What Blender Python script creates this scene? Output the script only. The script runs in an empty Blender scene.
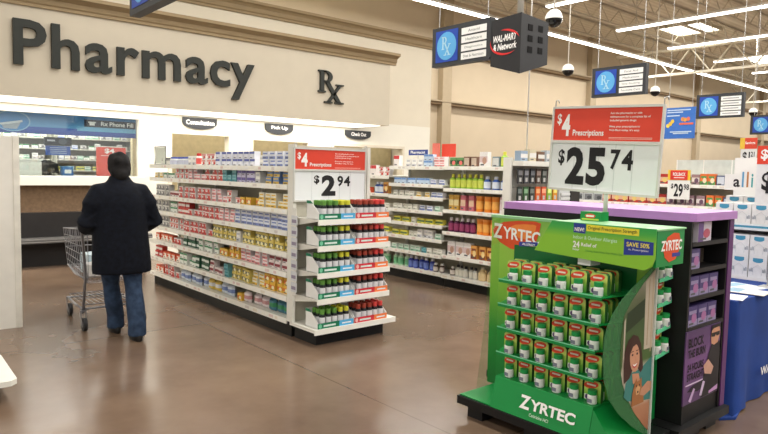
import bpy, bmesh, math, random
from mathutils import Vector, Matrix
random.seed(7)
C = bpy.context.scene.collection
PI = math.pi
ORIG = {}

# ------------------------------------------------------------------ materials
def lin(c):
    c = c / 255.0
    return c / 12.92 if c <= 0.04045 else ((c + 0.055) / 1.055) ** 2.4
MATS = {}
def M(name, rgb=None, rough=.55, metal=0., emit=0., var=.06, scale=9., spec=.4, trans=0., alpha=1.):
    if name in MATS: return MATS[name]
    m = bpy.data.materials.new(name); m.use_nodes = True
    nt = m.node_tree; b = nt.nodes['Principled BSDF']
    col = (lin(rgb[0]), lin(rgb[1]), lin(rgb[2]), 1)
    b.inputs['Roughness'].default_value = rough
    b.inputs['Metallic'].default_value = metal
    b.inputs['Specular IOR Level'].default_value = spec
    if var > 0:
        tc = nt.nodes.new('ShaderNodeTexCoord'); n = nt.nodes.new('ShaderNodeTexNoise')
        n.inputs['Scale'].default_value = scale; n.inputs['Detail'].default_value = 2
        r = nt.nodes.new('ShaderNodeValToRGB')
        a, z = 1 - var * 1.6, 1 + var * 1.0
        r.color_ramp.elements[0].position = .3; r.color_ramp.elements[1].position = .7
        r.color_ramp.elements[0].color = (col[0]*a, col[1]*a, col[2]*a, 1)
        r.color_ramp.elements[1].color = (min(1, col[0]*z), min(1, col[1]*z), min(1, col[2]*z), 1)
        nt.links.new(tc.outputs['Object'], n.inputs['Vector'])
        nt.links.new(n.outputs['Fac'], r.inputs['Fac'])
        nt.links.new(r.outputs['Color'], b.inputs['Base Color'])
    else:
        b.inputs['Base Color'].default_value = col
    if emit:
        b.inputs['Emission Color'].default_value = col
        b.inputs['Emission Strength'].default_value = emit
    if trans: b.inputs['Transmission Weight'].default_value = trans
    if alpha < 1: b.inputs['Alpha'].default_value = alpha
    MATS[name] = m
    return m
def K(r, g, b, rough=.5):
    """plain coloured matt / print material, cached by colour"""
    return M('print_%d_%d_%d' % (r, g, b), (r, g, b), rough, var=.03, scale=30)
def grad(name, stops, axis=2, lo=0., hi=1., diag=0., rough=.4):
    """colour ramp along an object-space axis (metres)"""
    if name in MATS: return MATS[name]
    m = bpy.data.materials.new(name); m.use_nodes = True
    nt = m.node_tree; b = nt.nodes['Principled BSDF']; b.inputs['Roughness'].default_value = rough
    tc = nt.nodes.new('ShaderNodeTexCoord'); sx = nt.nodes.new('ShaderNodeSeparateXYZ')
    mr = nt.nodes.new('ShaderNodeMapRange'); rp = nt.nodes.new('ShaderNodeValToRGB')
    mr.inputs['From Min'].default_value = lo; mr.inputs['From Max'].default_value = hi
    nt.links.new(tc.outputs['Object'], sx.inputs[0])
    src = sx.outputs[axis]
    if diag:
        ma = nt.nodes.new('ShaderNodeMath'); ma.operation = 'MULTIPLY_ADD'
        nt.links.new(sx.outputs[1], ma.inputs[0]); ma.inputs[1].default_value = diag
        nt.links.new(src, ma.inputs[2]); src = ma.outputs[0]
    nt.links.new(src, mr.inputs['Value']); nt.links.new(mr.outputs[0], rp.inputs['Fac'])
    els = rp.color_ramp.elements
    while len(els) < len(stops): els.new(.5)
    for e, (p, c) in zip(els, stops):
        e.position = p; e.color = (lin(c[0]), lin(c[1]), lin(c[2]), 1)
    nt.links.new(rp.outputs['Color'], b.inputs['Base Color'])
    MATS[name] = m
    return m
def thin_glass(name, tint=(235, 245, 240), refl=.10, frk=.35):
    if name in MATS: return MATS[name]
    m = bpy.data.materials.new(name); m.use_nodes = True
    nt = m.node_tree; out = nt.nodes['Material Output']; nt.nodes.remove(nt.nodes['Principled BSDF'])
    t = nt.nodes.new('ShaderNodeBsdfTransparent'); g = nt.nodes.new('ShaderNodeBsdfGlossy'); x = nt.nodes.new('ShaderNodeMixShader')
    t.inputs['Color'].default_value = (lin(tint[0]), lin(tint[1]), lin(tint[2]), 1)
    g.inputs['Roughness'].default_value = .04
    fr = nt.nodes.new('ShaderNodeLayerWeight'); fr.inputs['Blend'].default_value = .25
    mm = nt.nodes.new('ShaderNodeMath'); mm.operation = 'MULTIPLY_ADD'
    mm.inputs[1].default_value = frk; mm.inputs[2].default_value = refl
    nt.links.new(fr.outputs['Fresnel'], mm.inputs[0])
    nt.links.new(mm.outputs[0], x.inputs[0]); nt.links.new(t.outputs[0], x.inputs[1]); nt.links.new(g.outputs[0], x.inputs[2])
    nt.links.new(x.outputs[0], out.inputs['Surface'])
    MATS[name] = m
    return m
def floor_mat():
    m = bpy.data.materials.new('polished_concrete'); m.use_nodes = True
    nt = m.node_tree; b = nt.nodes['Principled BSDF']; N = nt.nodes.new; L = nt.links.new
    tc = N('ShaderNodeTexCoord')
    n1 = N('ShaderNodeTexNoise'); n1.inputs['Scale'].default_value = .55; n1.inputs['Detail'].default_value = 6; n1.inputs['Roughness'].default_value = .6
    n2 = N('ShaderNodeTexNoise'); n2.inputs['Scale'].default_value = 2.6; n2.inputs['Detail'].default_value = 4; n2.inputs['Roughness'].default_value = .55
    for n in (n1, n2): L(tc.outputs['Object'], n.inputs['Vector'])
    r1 = N('ShaderNodeValToRGB'); e = r1.color_ramp.elements
    e[0].position = .33; e[1].position = .68
    e[0].color = (lin(100), lin(80), lin(65), 1); e[1].color = (lin(136), lin(114), lin(95), 1)
    L(n1.outputs['Fac'], r1.inputs['Fac'])
    r2 = N('ShaderNodeValToRGB'); e = r2.color_ramp.elements
    e[0].position = .3; e[1].position = .75; e[0].color = (.92, .915, .91, 1); e[1].color = (1.05, 1.045, 1.04, 1)
    L(n2.outputs['Fac'], r2.inputs['Fac'])
    mx = N('ShaderNodeMix'); mx.data_type = 'RGBA'; mx.blend_type = 'MULTIPLY'; mx.inputs[0].default_value = .9
    L(r1.outputs[0], mx.inputs[6]); L(r2.outputs[0], mx.inputs[7])
    br = N('ShaderNodeTexBrick'); br.offset = 0; br.inputs['Scale'].default_value = 1
    br.inputs['Brick Width'].default_value = 3.6; br.inputs['Row Height'].default_value = 3.6; br.inputs['Mortar Size'].default_value = .006
    br.inputs['Color1'].default_value = br.inputs['Color2'].default_value = (1, 1, 1, 1); br.inputs['Mortar'].default_value = (.62, .58, .54, 1)
    mp = N('ShaderNodeMapping'); mp.inputs['Location'].default_value = (.9, 1.3, 0)
    L(tc.outputs['Object'], mp.inputs[0]); L(mp.outputs[0], br.inputs['Vector'])
    m2 = N('ShaderNodeMix'); m2.data_type = 'RGBA'; m2.blend_type = 'MULTIPLY'; m2.inputs[0].default_value = 1
    L(mx.outputs[2], m2.inputs[6]); L(br.outputs['Color'], m2.inputs[7])
    L(m2.outputs[2], b.inputs['Base Color'])
    rr = N('ShaderNodeMapRange'); rr.inputs['To Min'].default_value = .14; rr.inputs['To Max'].default_value = .30
    L(n2.outputs['Fac'], rr.inputs['Value']); L(rr.outputs[0], b.inputs['Roughness'])
    b.inputs['Specular IOR Level'].default_value = .55
    return m

WHITE = M('shelf_white', (232, 230, 220), .4, var=.02)
LIP = M('shelf_lip_cream', (250, 248, 238), .4, var=.02)
BACK = M('gondola_back_cream', (196, 188, 165), .6, var=.03)
BLACK = M('black_plastic', (16, 16, 17), .5, var=.1)
KICK = M('kick_black', (14, 14, 14), .5, var=.1)
DKGREY = M('sign_charcoal', (52, 54, 57), .5, var=.04)
CREAM = M('wall_cream', (228, 219, 199), .85, var=.015, scale=3)
WALLW = M('wall_white', (240, 236, 222), .8, var=.012, scale=3)
BEIGE = M('fascia_beige', (199, 189, 170), .85, var=.015, scale=4)
TAN = M('crown_tan', (150, 130, 98), .7, var=.03)
FARWALL = M('far_wall_tan', (202, 186, 160), .9, var=.02, scale=1.5)
FARCOL = M('far_wall_column', (176, 160, 134), .9, var=.02)
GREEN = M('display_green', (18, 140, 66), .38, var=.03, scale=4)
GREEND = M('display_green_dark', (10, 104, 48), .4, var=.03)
LTGREEN = M('display_top_green', (150, 205, 150), .35, var=.02)
PURPLE = M('purple_laminate', (186, 134, 202), .35, var=.03)
PURPLED = M('purple_edge', (92, 40, 104), .4, var=.03)
CHROME = M('cart_wire', (140, 140, 144), .4, metal=.6, var=.02)
STEEL = M('wire_steel', (190, 190, 188), .35, metal=.4, var=.02)
PAPER = M('paper_white', (240, 240, 236), .6, var=.01)
TXT = M('ink_black', (22, 22, 24), .6, var=0)
TXTW = M('ink_white', (250, 248, 244), .6, var=0)
RED = M('sign_red', (226, 70, 48), .5, var=.02)
GREYB = M('ink_grey', (120, 120, 124), .6, var=0)
BLUE = M('sign_blue', (30, 70, 170), .5, var=.03)
LBLUE = M('sign_light_blue', (92, 170, 224), .5, var=.03)
CLOTH = M('blue_tablecloth', (30, 64, 138), .85, var=.1, scale=5)
ACRYL = thin_glass('clear_acrylic', (244, 250, 246), .03, .06)
GLASS = thin_glass('window_glass', (240, 244, 244), .10)
GACRYL = thin_glass('green_tinted_acrylic', (176, 226, 190), .02, .03)
_nt = GACRYL.node_tree; _o = _nt.nodes['Material Output']; _src = _o.inputs['Surface'].links[0].from_socket
_d = _nt.nodes.new('ShaderNodeBsdfDiffuse'); _d.inputs['Color'].default_value = (.16, .42, .2, 1); _m = _nt.nodes.new('ShaderNodeMixShader'); _m.inputs[0].default_value = .28
_nt.links.new(_src, _m.inputs[1]); _nt.links.new(_d.outputs[0], _m.inputs[2]); _nt.links.new(_m.outputs[0], _o.inputs['Surface'])

# ------------------------------------------------------------------ mesh builder
TXTCACHE = {}
def text_geo(s, bold=.02, shear=0.):
    k = (s, bold, shear)
    if k in TXTCACHE: return TXTCACHE[k]
    cu = bpy.data.curves.new('tmp', 'FONT'); cu.body = s; cu.size = 1; cu.offset = bold; cu.shear = shear
    cu.resolution_u = 3; cu.fill_mode = 'FRONT'
    o = bpy.data.objects.new('tmp', cu); C.objects.link(o)
    bpy.context.view_layer.update()
    me = bpy.data.meshes.new_from_object(o.evaluated_get(bpy.context.evaluated_depsgraph_get()))
    v = [(p.co.x, p.co.y) for p in me.vertices]; f = [tuple(p.vertices) for p in me.polygons]
    bpy.data.objects.remove(o); bpy.data.curves.remove(cu); bpy.data.meshes.remove(me)
    xs = [p[0] for p in v]; ys = [p[1] for p in v]
    TXTCACHE[k] = (v, f, (min(xs), min(ys), max(xs), max(ys)))
    return TXTCACHE[k]

class MB:
    def __init__(s): s.v = []; s.f = []; s.m = []; s.mats = []; s.sm = []
    def mi(s, mat):
        if mat not in s.mats: s.mats.append(mat)
        return s.mats.index(mat)
    def add(s, vs, fs, mat, smooth=False):
        o = len(s.v); s.v += [tuple(p) for p in vs]; i = s.mi(mat)
        for f in fs: s.f.append(tuple(o + k for k in f)); s.m.append(i); s.sm.append(smooth)
        return s
    def box(s, x0, y0, z0, x1, y1, z1, mat):
        x0, x1 = min(x0, x1), max(x0, x1); y0, y1 = min(y0, y1), max(y0, y1); z0, z1 = min(z0, z1), max(z0, z1)
        vs = [(x, y, z) for z in (z0, z1) for y in (y0, y1) for x in (x0, x1)]
        return s.add(vs, [(0, 2, 3, 1), (4, 5, 7, 6), (0, 1, 5, 4), (2, 6, 7, 3), (0, 4, 6, 2), (1, 3, 7, 5)], mat)
    def hexa(s, vs, mat):
        return s.add(vs, [(0, 2, 3, 1), (4, 5, 7, 6), (0, 1, 5, 4), (2, 6, 7, 3), (0, 4, 6, 2), (1, 3, 7, 5)], mat)
    def prism(s, poly, fn, a, b, mat, side=None, smooth=False):
        """poly: 2D points; fn(u,v,t) -> 3D; extruded t=a..b"""
        n = len(poly)
        vs = [fn(u, v, a) for u, v in poly] + [fn(u, v, b) for u, v in poly]
        s.add(vs, [tuple(range(n - 1, -1, -1)), tuple(range(n, 2 * n))], mat)
        s.add(vs, [(i, (i + 1) % n, n + (i + 1) % n, n + i) for i in range(n)], side or mat, smooth)
        return s
    def poly(s, pts, mat): return s.add(pts, [tuple(range(len(pts)))], mat)
    def lathe(s, prof, c=(0, 0, 0), n=12, mats=None, mat=None, sx=1, sy=1):
        vs = []
        for r, z in prof:
            for k in range(n):
                a = 2 * PI * (k + .5) / n
                vs.append((c[0] + r * sx * math.cos(a), c[1] + r * sy * math.sin(a), c[2] + z))
        for j in range(len(prof) - 1):
            mm = mats[j] if mats else mat
            s.add(vs[j*n:(j+2)*n], [(k, (k + 1) % n, n + (k + 1) % n, n + k) for k in range(n)], mm, True)
        s.add(vs[:n], [tuple(range(n - 1, -1, -1))], mats[0] if mats else mat)
        s.add(vs[-n:], [tuple(range(n))], mats[-1] if mats else mat)
        return s
    def tube(s, pts, r, mat, n=6, closed=False, radii=None):
        pts = [Vector(p) for p in pts]; N = len(pts); vs = []
        up = Vector((0, 0, 1))
        for i, p in enumerate(pts):
            if closed: d = pts[(i + 1) % N] - pts[i - 1]
            else: d = pts[min(i + 1, N - 1)] - pts[max(i - 1, 0)]
            d.normalize()
            a = d.cross(up if abs(d.z) < .95 else Vector((1, 0, 0))).normalized(); b = d.cross(a)
            rr = radii[i] if radii else r
            for k in range(n):
                t = 2 * PI * k / n
                vs.append(p + a * rr * math.cos(t) + b * rr * math.sin(t))
        fs = []
        for i in range(N if closed else N - 1):
            j = (i + 1) % N
            fs += [(i*n + k, i*n + (k + 1) % n, j*n + (k + 1) % n, j*n + k) for k in range(n)]
        if not closed: fs += [tuple(range(n - 1, -1, -1)), tuple((N - 1)*n + k for k in range(n))]
        return s.add(vs, fs, mat, n > 4)
    def text(s, t, o, ux, uy, w=None, h=None, mat=None, bold=.02, depth=0., shear=0., align='l', fit=True):
        """lay text in a box: o = lower left corner of the box, ux/uy unit directions"""
        v, f, (x0, y0, x1, y1) = text_geo(t, bold, shear)
        sy = h / (y1 - y0) if h else w / (x1 - x0)
        sx = w / (x1 - x0) if w else sy
        o = Vector(o); ux = Vector(ux).normalized(); uy = Vector(uy).normalized(); nz = ux.cross(uy)
        P = [o + ux * ((p[0] - x0) * sx) + uy * ((p[1] - y0) * sy) for p in v]
        if depth:
            n = len(P); F = [p + nz * depth for p in P]
            s.add(F, f, mat)
            ec = {}
            for q in f:
                for i in range(len(q)):
                    a, b = q[i], q[(i + 1) % len(q)]; k = (min(a, b), max(a, b)); ec.setdefault(k, []).append((a, b))
            sd = [(a, b, n + b, n + a) for k, l in ec.items() if len(l) == 1 for a, b in l]
            s.add(P + F, sd, mat)
        else: s.add(P, f, mat)
        return s
    def ell(s, o, ux, uy, rx, ry, mat, n=18, a0=0, a1=2 * PI):
        o = Vector(o); ux = Vector(ux); uy = Vector(uy)
        full = abs(a1 - a0 - 2 * PI) < 1e-6
        N = n if full else n + 1
        return s.poly([o + ux * rx * math.cos(a0 + (a1 - a0) * k / n) + uy * ry * math.sin(a0 + (a1 - a0) * k / n) for k in range(N)], mat)
    def mesh(s, name, origin=None):
        me = bpy.data.meshes.new(name)
        o = origin or (0, 0, 0)
        me.from_pydata([(p[0] - o[0], p[1] - o[1], p[2] - o[2]) for p in s.v], [], s.f)
        for m in s.mats: me.materials.append(m)
        me.polygons.foreach_set('material_index', s.m); me.polygons.foreach_set('use_smooth', s.sm)
        me.update()
        return me
    def build(s, name, parent=None, loc=None):
        org = Vector(loc) if loc else (ORIG.get(parent.name, Vector((0, 0, 0))) if parent else Vector((0, 0, 0)))
        o = bpy.data.objects.new(name, s.mesh(name, org)); C.objects.link(o)
        ORIG[o.name] = org
        if parent: o.parent = parent
        else: o.location = org
        return o

def tag(o, label, cat, group=None):
    o['label'] = label; o['category'] = cat
    if group: o['group'] = group
    return o
def thing(name, label, cat, loc=(0, 0, 0), rz=0, group=None, local=False):
    o = bpy.data.objects.new(name, None); C.objects.link(o); o.empty_display_size = .1
    o.location = loc; o.rotation_euler.z = rz
    ORIG[o.name] = Vector((0, 0, 0)) if local else Vector(loc)
    return tag(o, label, cat, group)
def struct(name, mb, loc=None, parent=None):
    o = mb.build(name, parent, loc)
    if not parent: o['kind'] = 'structure'
    return o
def copy_tree(o, parent=None):
    c = o.copy(); C.objects.link(c)
    if parent: c.parent = parent
    ORIG[c.name] = ORIG.get(o.name, Vector((0, 0, 0)))
    for ch in list(o.children): copy_tree(ch, c)
    return c

# Rx glyph with serifs, in unit box (0..1, 0..1)
def rx_polys():
    P = []
    P.append([(.02, .32), (.30, .32), (.30, .37), (.02, .37)])
    P.append([(.02, .95), (.30, .95), (.30, 1.0), (.02, 1.0)])
    P.append([(.09, .36), (.23, .36), (.23, .96), (.09, .96)])
    cx, cy = .30, .815
    out = []; inn = []
    for k in range(11):
        a = -PI / 2 + PI * k / 10
        out.append((cx + .25 * math.cos(a), cy + .185 * math.sin(a))); inn.append((cx + .12 * math.cos(a), cy + .125 * math.sin(a)))
    for k in range(10): P.append([out[k], out[k + 1], inn[k + 1], inn[k]])
    P.append([(.2, .94), (.31, .94), (.31, 1.0), (.2, 1.0)]); P.append([(.2, .63), (.31, .63), (.31, .69), (.2, .69)])
    P.append([(.28, .66), (.43, .66), (.90, .03), (.74, .03)])
    P.append([(.66, 0), (.99, 0), (.99, .05), (.66, .05)])
    P.append([(.80, .58), (.90, .58), (.46, .03), (.36, .03)])
    P.append([(.70, .57), (.99, .57), (.99, .61), (.70, .61)])
    P.append([(.26, 0), (.56, 0), (.56, .05), (.26, .05)])
    return P
def rx(mb, o, ux, uy, w, h, mat, depth=0.):
    o = Vector(o); ux = Vector(ux); uy = Vector(uy); nz = ux.cross(uy)
    for p in rx_polys():
        ar = sum(p[i][0] * p[(i+1) % len(p)][1] - p[(i+1) % len(p)][0] * p[i][1] for i in range(len(p)))
        if ar < 0: p = p[::-1]
        if depth: mb.prism(p, lambda u, v, t: o + ux * (u * w) + uy * (v * h) + nz * t, 0, depth, mat)
        else: mb.poly([o + ux * (u * w) + uy * (v * h) for u, v in p], mat)

UX, UY, UZ = Vector((1, 0, 0)), Vector((0, 1, 0)), Vector((0, 0, 1))
NY = -UY

# ================================================================== SETTING
b = MB(); b.add([(-9, -60, 0), (46, -60, 0), (46, 14.5, 0), (-9, 14.5, 0)], [(0, 1, 2, 3)], floor_mat()); struct('floor', b)

# far building wall with girt ledges and columns
b = MB(); b.box(-9, 14.5, 0, 46, 14.8, 7.2, FARWALL)
struct('wall_far', b)
n = 0
for x in (6.2, 14.65, 23.0, 32.6, 41):
    n += 1; b = MB(); b.box(x - .2, 14.28, 0, x + .2, 14.5, 7.0, FARCOL); struct('trim_%d' % n, b)
for z in (3.66, 5.3):
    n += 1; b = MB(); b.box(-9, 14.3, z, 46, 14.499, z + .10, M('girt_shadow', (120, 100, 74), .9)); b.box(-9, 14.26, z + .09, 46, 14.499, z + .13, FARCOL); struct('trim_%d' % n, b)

# ceiling deck (ribbed) with skylight openings as bright panels
def deck_mat():
    m = bpy.data.materials.new('roof_deck'); m.use_nodes = True
    nt = m.node_tree; b = nt.nodes['Principled BSDF']; tc = nt.nodes.new('ShaderNodeTexCoord'); w = nt.nodes.new('ShaderNodeTexWave')
    w.inputs['Scale'].default_value = 1.6; w.bands_direction = 'Y'; w.inputs['Distortion'].default_value = 0
    r = nt.nodes.new('ShaderNodeValToRGB'); r.color_ramp.elements[0].color = (lin(214), lin(207), lin(190), 1); r.color_ramp.elements[1].color = (lin(230), lin(224), lin(208), 1)
    nt.links.new(tc.outputs['Object'], w.inputs['Vector']); nt.links.new(w.outputs['Fac'], r.inputs['Fac']); nt.links.new(r.outputs[0], b.inputs['Base Color'])
    b.inputs['Roughness'].default_value = .7
    return m
b = MB(); b.box(-9, -60, 7.0, 46, 14.5, 7.1, deck_mat()); struct('ceiling', b)
JO = M('joist_paint', (204, 196, 178), .6, var=.03)
SK = M('skylight_glow', (255, 252, 240), .5, emit=3.2, var=0)
for i, (x0, y0, x1, y1) in enumerate(((22.9, 10.2, 24.6, 11.7), (31.6, 11.0, 33.6, 11.9), (30.5, 7.5, 32.5, 9.0))):
    b = MB(); b.box(x0, y0, 6.93, x1, y1, 6.99, SK)
    for a, c, d, e in ((x0 - .06, y0 - .06, x1 + .06, y0), (x0 - .06, y1, x1 + .06, y1 + .06), (x0 - .06, y0, x0, y1), (x1, y0, x1 + .06, y1)): b.box(a, c, 6.9, d, e, 6.998, JO)
    struct('window_%d' % (i + 2), b)
def joist_x(y, x0, x1, zt, zb, pitch, mat, w=.05, r=.018):
    b = MB(); b.box(x0, y - w, zt - .05, x1, y + w, zt, mat); b.box(x0, y - w, zb, x1, y + w, zb + .05, mat)
    x = x0; up = False
    while x < x1 - .01:
        b.tube([(x, y, zb + .03 if not up else zt - .03), (min(x + pitch, x1), y, zt - .03 if not up else zb + .03)], r, mat, 4)
        x += pitch; up = not up
    return b
for i in range(9):
    b = joist_x(12.9 - 1.5 * i, -4, 45, 6.98, 6.45, .55, JO)
    n += 1; struct('trim_%d' % n, b)
def girder_y(x, y0, y1, zt, zb, mat):
    b = MB()
    b.box(x - .08, y0, zt - .09, x + .08, y1, zt, mat); b.box(x - .08, y0, zb, x + .08, y1, zb + .09, mat)
    y = y1; k = 0
    while y > y0 + 1:
        b.tube([(x, y, zt - .05), (x, y - .75, zb + .05), (x, y - 1.5, zt - .05)], .035, mat, 6)
        y -= 1.5
    return b
GW = M('girder_white', (236, 230, 212), .5, var=.02)
for x in (24.5, 36.0):
    n += 1; struct('trim_%d' % n, girder_y(x, -6, 14.2, 6.44, 5.42, GW))
# pharmacy shop front: white service wall with openings, bulkhead above, tall cream wall
b = MB()
WF = 11.0
def wseg(x0, x1, z0, z1): b.box(x0, WF, z0, x1, WF + .15, z1, WALLW)
wseg(-6, 1.0, 0, 2.6)
wseg(1.0, 3.86, 0, 1.22); wseg(1.0, 3.86, 2.36, 2.6)
wseg(3.86, 4.41, 0, 2.6); wseg(4.41, 5.51, 0, 1.0); wseg(4.41, 5.51, 2.13, 2.6)
wseg(5.51, 6.0, 0, 2.6); wseg(6.0, 7.25, 0, 1.0); wseg(6.0, 7.25, 2.09, 2.6)
wseg(7.25, 7.9, 0, 2.6); wseg(7.9, 9.85, 0, 1.0); wseg(7.9, 9.85, 2.06, 2.6)
wseg(9.85, 10.73, 0, 2.6)
struct('wall_service', b)
b = MB(); b.box(-6, WF, 2.6, 10.73, WF + .25, 4.44, CREAM); b.box(10.60, WF + .25, 0, 10.73, 14.27, 4.44, CREAM)
struct('wall_upper', b)
b = MB(); b.box(-6, 10.0, 2.47, 8.58, 10.99, 3.75, BEIGE); struct('wall_bulkhead', b)
b = MB(); b.box(-6, WF + .16, 2.61, 10.59, 14.27, 2.7, WALLW); struct('ceiling_pharmacy', b)
# crown mouldings, stepped profile
def crown(x0, x1, yf, z0, z1, out, mat, ret=True):
    prof = [(0, z0), (-.03, z0), (-.03, z0 + .04), (-.05, z0 + .06), (-.06, z0 + (z1 - z0) * .55), (-out * .7, z1 - .07), (-out, z1 - .05), (-out, z1), (.02, z1), (.02, z0)]
    b = MB(); b.prism(prof, lambda u, v, t: (t, yf + u, v), x0, x1 + (out if ret else 0), mat)
    return b
n += 1; struct('trim_%d' % n, crown(-6, 8.56, 10.0, 3.70, 3.92, .16, TAN))
n += 1; struct('trim_%d' % n, crown(-6, 10.72, WF, 4.42, 4.66, .14, TAN, False))
# service window frame, sill and glass
b = MB()
FR = M('window_frame_white', (238, 234, 222), .5, var=.01)
b.box(.95, 10.95, 2.33, 3.93, 11.1, 2.40, FR); b.box(3.845, 10.95, 1.36, 3.93, 11.1, 2.331, FR); b.box(.95, 10.95, 1.36, 1.03, 11.1, 2.331, FR)
w1 = struct('window_1', b)
b = MB(); b.box(.9, 10.82, 1.22, 3.95, 11.15, 1.36, FR); b.build('sill', w1)
b = MB(); b.box(1.03, 11.06, 1.36, 3.845, 11.066, 2.331, GLASS); b.build('pane', w1)
# opening casings
for x0, x1, zt in ((4.41, 5.51, 2.13), (6.0, 7.25, 2.09), (7.9, 9.85, 2.06)):
    b = MB(); b.box(x0 - .05, 10.97, 1.0, x0 + .006, 11.16, zt + .05, CREAM); b.box(x1 - .006, 10.97, 1.0, x1 + .05, 11.16, zt + .05, CREAM)
    b.box(x0 + .006, 10.97, zt - .006, x1 - .006, 11.16, zt + .05, CREAM); b.box(x0 - .05, 10.9, 1.0, x1 + .05, 11.25, 1.04, FR)
    n += 1; struct('trim_%d' % n, b)
# interior partition behind the consultation / pick-up openings
b = MB(); b.box(4.15, 12.2, 0, 10.55, 12.3, 2.6, M('inner_wall', (206, 190, 150), .9)); struct('wall_inner', b)
b = MB(); b.box(-5.9, 14.2, 0, 10.55, 14.27, 2.6, M('inner_wall_b', (170, 168, 150), .9)); struct('wall_dispensary', b)
# free-standing pale partition at the left edge
b = MB(); b.box(-2.2, 6.75, 0, 1.25, 6.83, 1.795, M('partition_grey', (236, 232, 222), .8, var=.02)); b.box(1.205, 6.742, 0, 1.258, 6.838, 1.80, M('partition_edge', (232, 228, 216), .6))
struct('wall_partition', b)
# tan panel under the service window + baseboard
b = MB(); b.box(1.0, 10.95, .80, 3.85, 11.0, 1.22, M('tan_panel', (124, 100, 76), .8, var=.12, scale=25)); n += 1; struct('trim_%d' % n, b)

# ------------------------------------------------------------------ banner letters
t = thing('pharmacy_sign', 'large dark raised letters spelling Pharmacy on the beige bulkhead', 'sign', (1.80, 9.99, 2.9))
W = 'Pharmacy'; full = text_geo(W, .018)[2]
cap = text_geo('P', .018)[2]; sz = .615 / (cap[3] - cap[1]); sx = 3.68 / (full[2] - full[0])
SGN = M('letter_charcoal', (40, 43, 38), .6, var=.03)
for i, ch in enumerate(W):
    pre = text_geo(W[:i + 1], .018)[2]; g = text_geo(ch, .018)[2]
    x = pre[2] - (g[2] - g[0])
    bb = MB(); bb.text(ch, (1.80 + (x - full[0]) * sx + .03 * (g[2] - g[0]) * sx, 9.995, 2.895 + (g[1] - cap[1]) * sz), UX, UZ, (g[2] - g[0]) * sx * .93, (g[3] - g[1]) * sz, SGN, .018, .055)
    bb.build('letter', t)
b = MB(); rx(b, (6.79, 10.0, 2.80), UX, UZ, .60, .60, SGN, .05)
tag(b.build('prescription_sign', loc=(6.79, 10.0, 2.8)), 'dark raised prescription symbol on the beige bulkhead right of the big letters', 'sign')
for txt, xc, zt, w, h in (('Consultation', 4.93, 2.425, .64, .20), ('Pick Up', 6.57, 2.42, .62, .20), ('Check Out', 8.54, 2.40, .68, .19)):
    lab = {'Consultation': 'small charcoal plaque with curved bottom reading Consultation', 'Pick Up': 'small charcoal plaque with curved bottom reading Pick Up', 'Check Out': 'small charcoal plaque with curved bottom reading Check Out'}[txt]
    t = thing('counter_sign', lab + ' above the counter opening', 'sign', (xc, 10.99, zt - h))
    pl = [(xc - w / 2, zt), (xc - w / 2, zt - h * .45)] + [(xc - w / 2 * math.cos(PI * k / 12), zt - h * .45 - h * .55 * math.sin(PI * k / 12)) for k in range(1, 12)] + [(xc + w / 2, zt - h * .45), (xc + w / 2, zt)]
    b = MB(); b.prism(pl, lambda u, v, q: (u, q, v), 10.95, 10.995, DKGREY); pp = b.build('plaque', t)
    tw = w * (.84 if len(txt) > 9 else .6)
    b = MB(); b.text(txt, (xc - tw / 2, 10.946, zt - h * .62), UX, UZ, tw, h * .42, TXTW, .03); b.build('lettering', pp)

# ------------------------------------------------------------------ gondola shelving
def gondola(name, label, loc, rz, L, D, lips, top, two_sided=False, shade=WHITE, kick0=0.06, endpanels=(False, False)):
    """local: run along +x, shoppers at -y, lip at y=0"""
    t = thing(name, label, 'shelving', loc, rz, local=True)
    b = MB(); b.box(0, kick0, 0, L, D - kick0 if two_sided else D, lips[-1] - .02, KICK); b.build('kick_plate', t)
    yb = D / 2 if two_sided else D - .03
    b = MB(); b.box(0, yb - .02, lips[-1], L, yb + .02, top, BACK); b.build('back_panel', t)
    k = 0; xs = []
    nsec = max(1, round(L / 1.15))
    for i in range(nsec + 1): xs.append(L * i / nsec)
    for x in xs:
        b = MB(); b.box(max(0, x - .02), yb - .05, lips[-1], min(L, x + .02), yb + .05, top + .01, shade); b.build('upright', t)
    for i, z in enumerate(lips):
        last = i == len(lips) - 1
        b = MB(); b.box(0, .012, z, L, yb - .021, z + .016, shade)
        b.box(0, 0, z - .026, L, .012, z + .022, LIP)
        if two_sided:
            b.box(0, yb + .021, z, L, D - .012, z + .016, shade); b.box(0, D - .012, z - .026, L, D, z + .022, LIP)
        o = b.build('base_deck' if last else 'shelf', t)
        b = MB(); rnd = random.Random(int(z * 1000) + int(L * 100)); x = 0.
        xs_ = [0.]; cs_ = []
        while x < L - .1:
            g = rnd.choice((.03, .08, .14, .2)); w = rnd.choice((.05, .06, .08))
            if x + g + w > L - .02: break
            xs_ += [x + g, x + g + w]; cs_ += [LIP, K(*rnd.choice(((250, 250, 246), (252, 250, 240), (240, 232, 214), (236, 214, 206), (228, 220, 212))))]; x += g + w
        xs_.append(L); cs_.append(LIP)
        b.v = [(q, -.0012, zz) for q in xs_ for zz in (z - .014, z + .012)]
        for k, cm in enumerate(cs_): b.f.append((2*k, 2*k + 2, 2*k + 3, 2*k + 1)); b.m.append(b.mi(cm)); b.sm.append(False)
        b.build('price_strip', o)
    for e, x in zip(endpanels, (0, L)):
        if e:
            b = MB(); b.box(x - .012, .05, lips[-1], x + .012, yb, top, shade); b.build('end_panel', t)
    t['_o'] = 0; del t['_o']
    return t, yb

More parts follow.
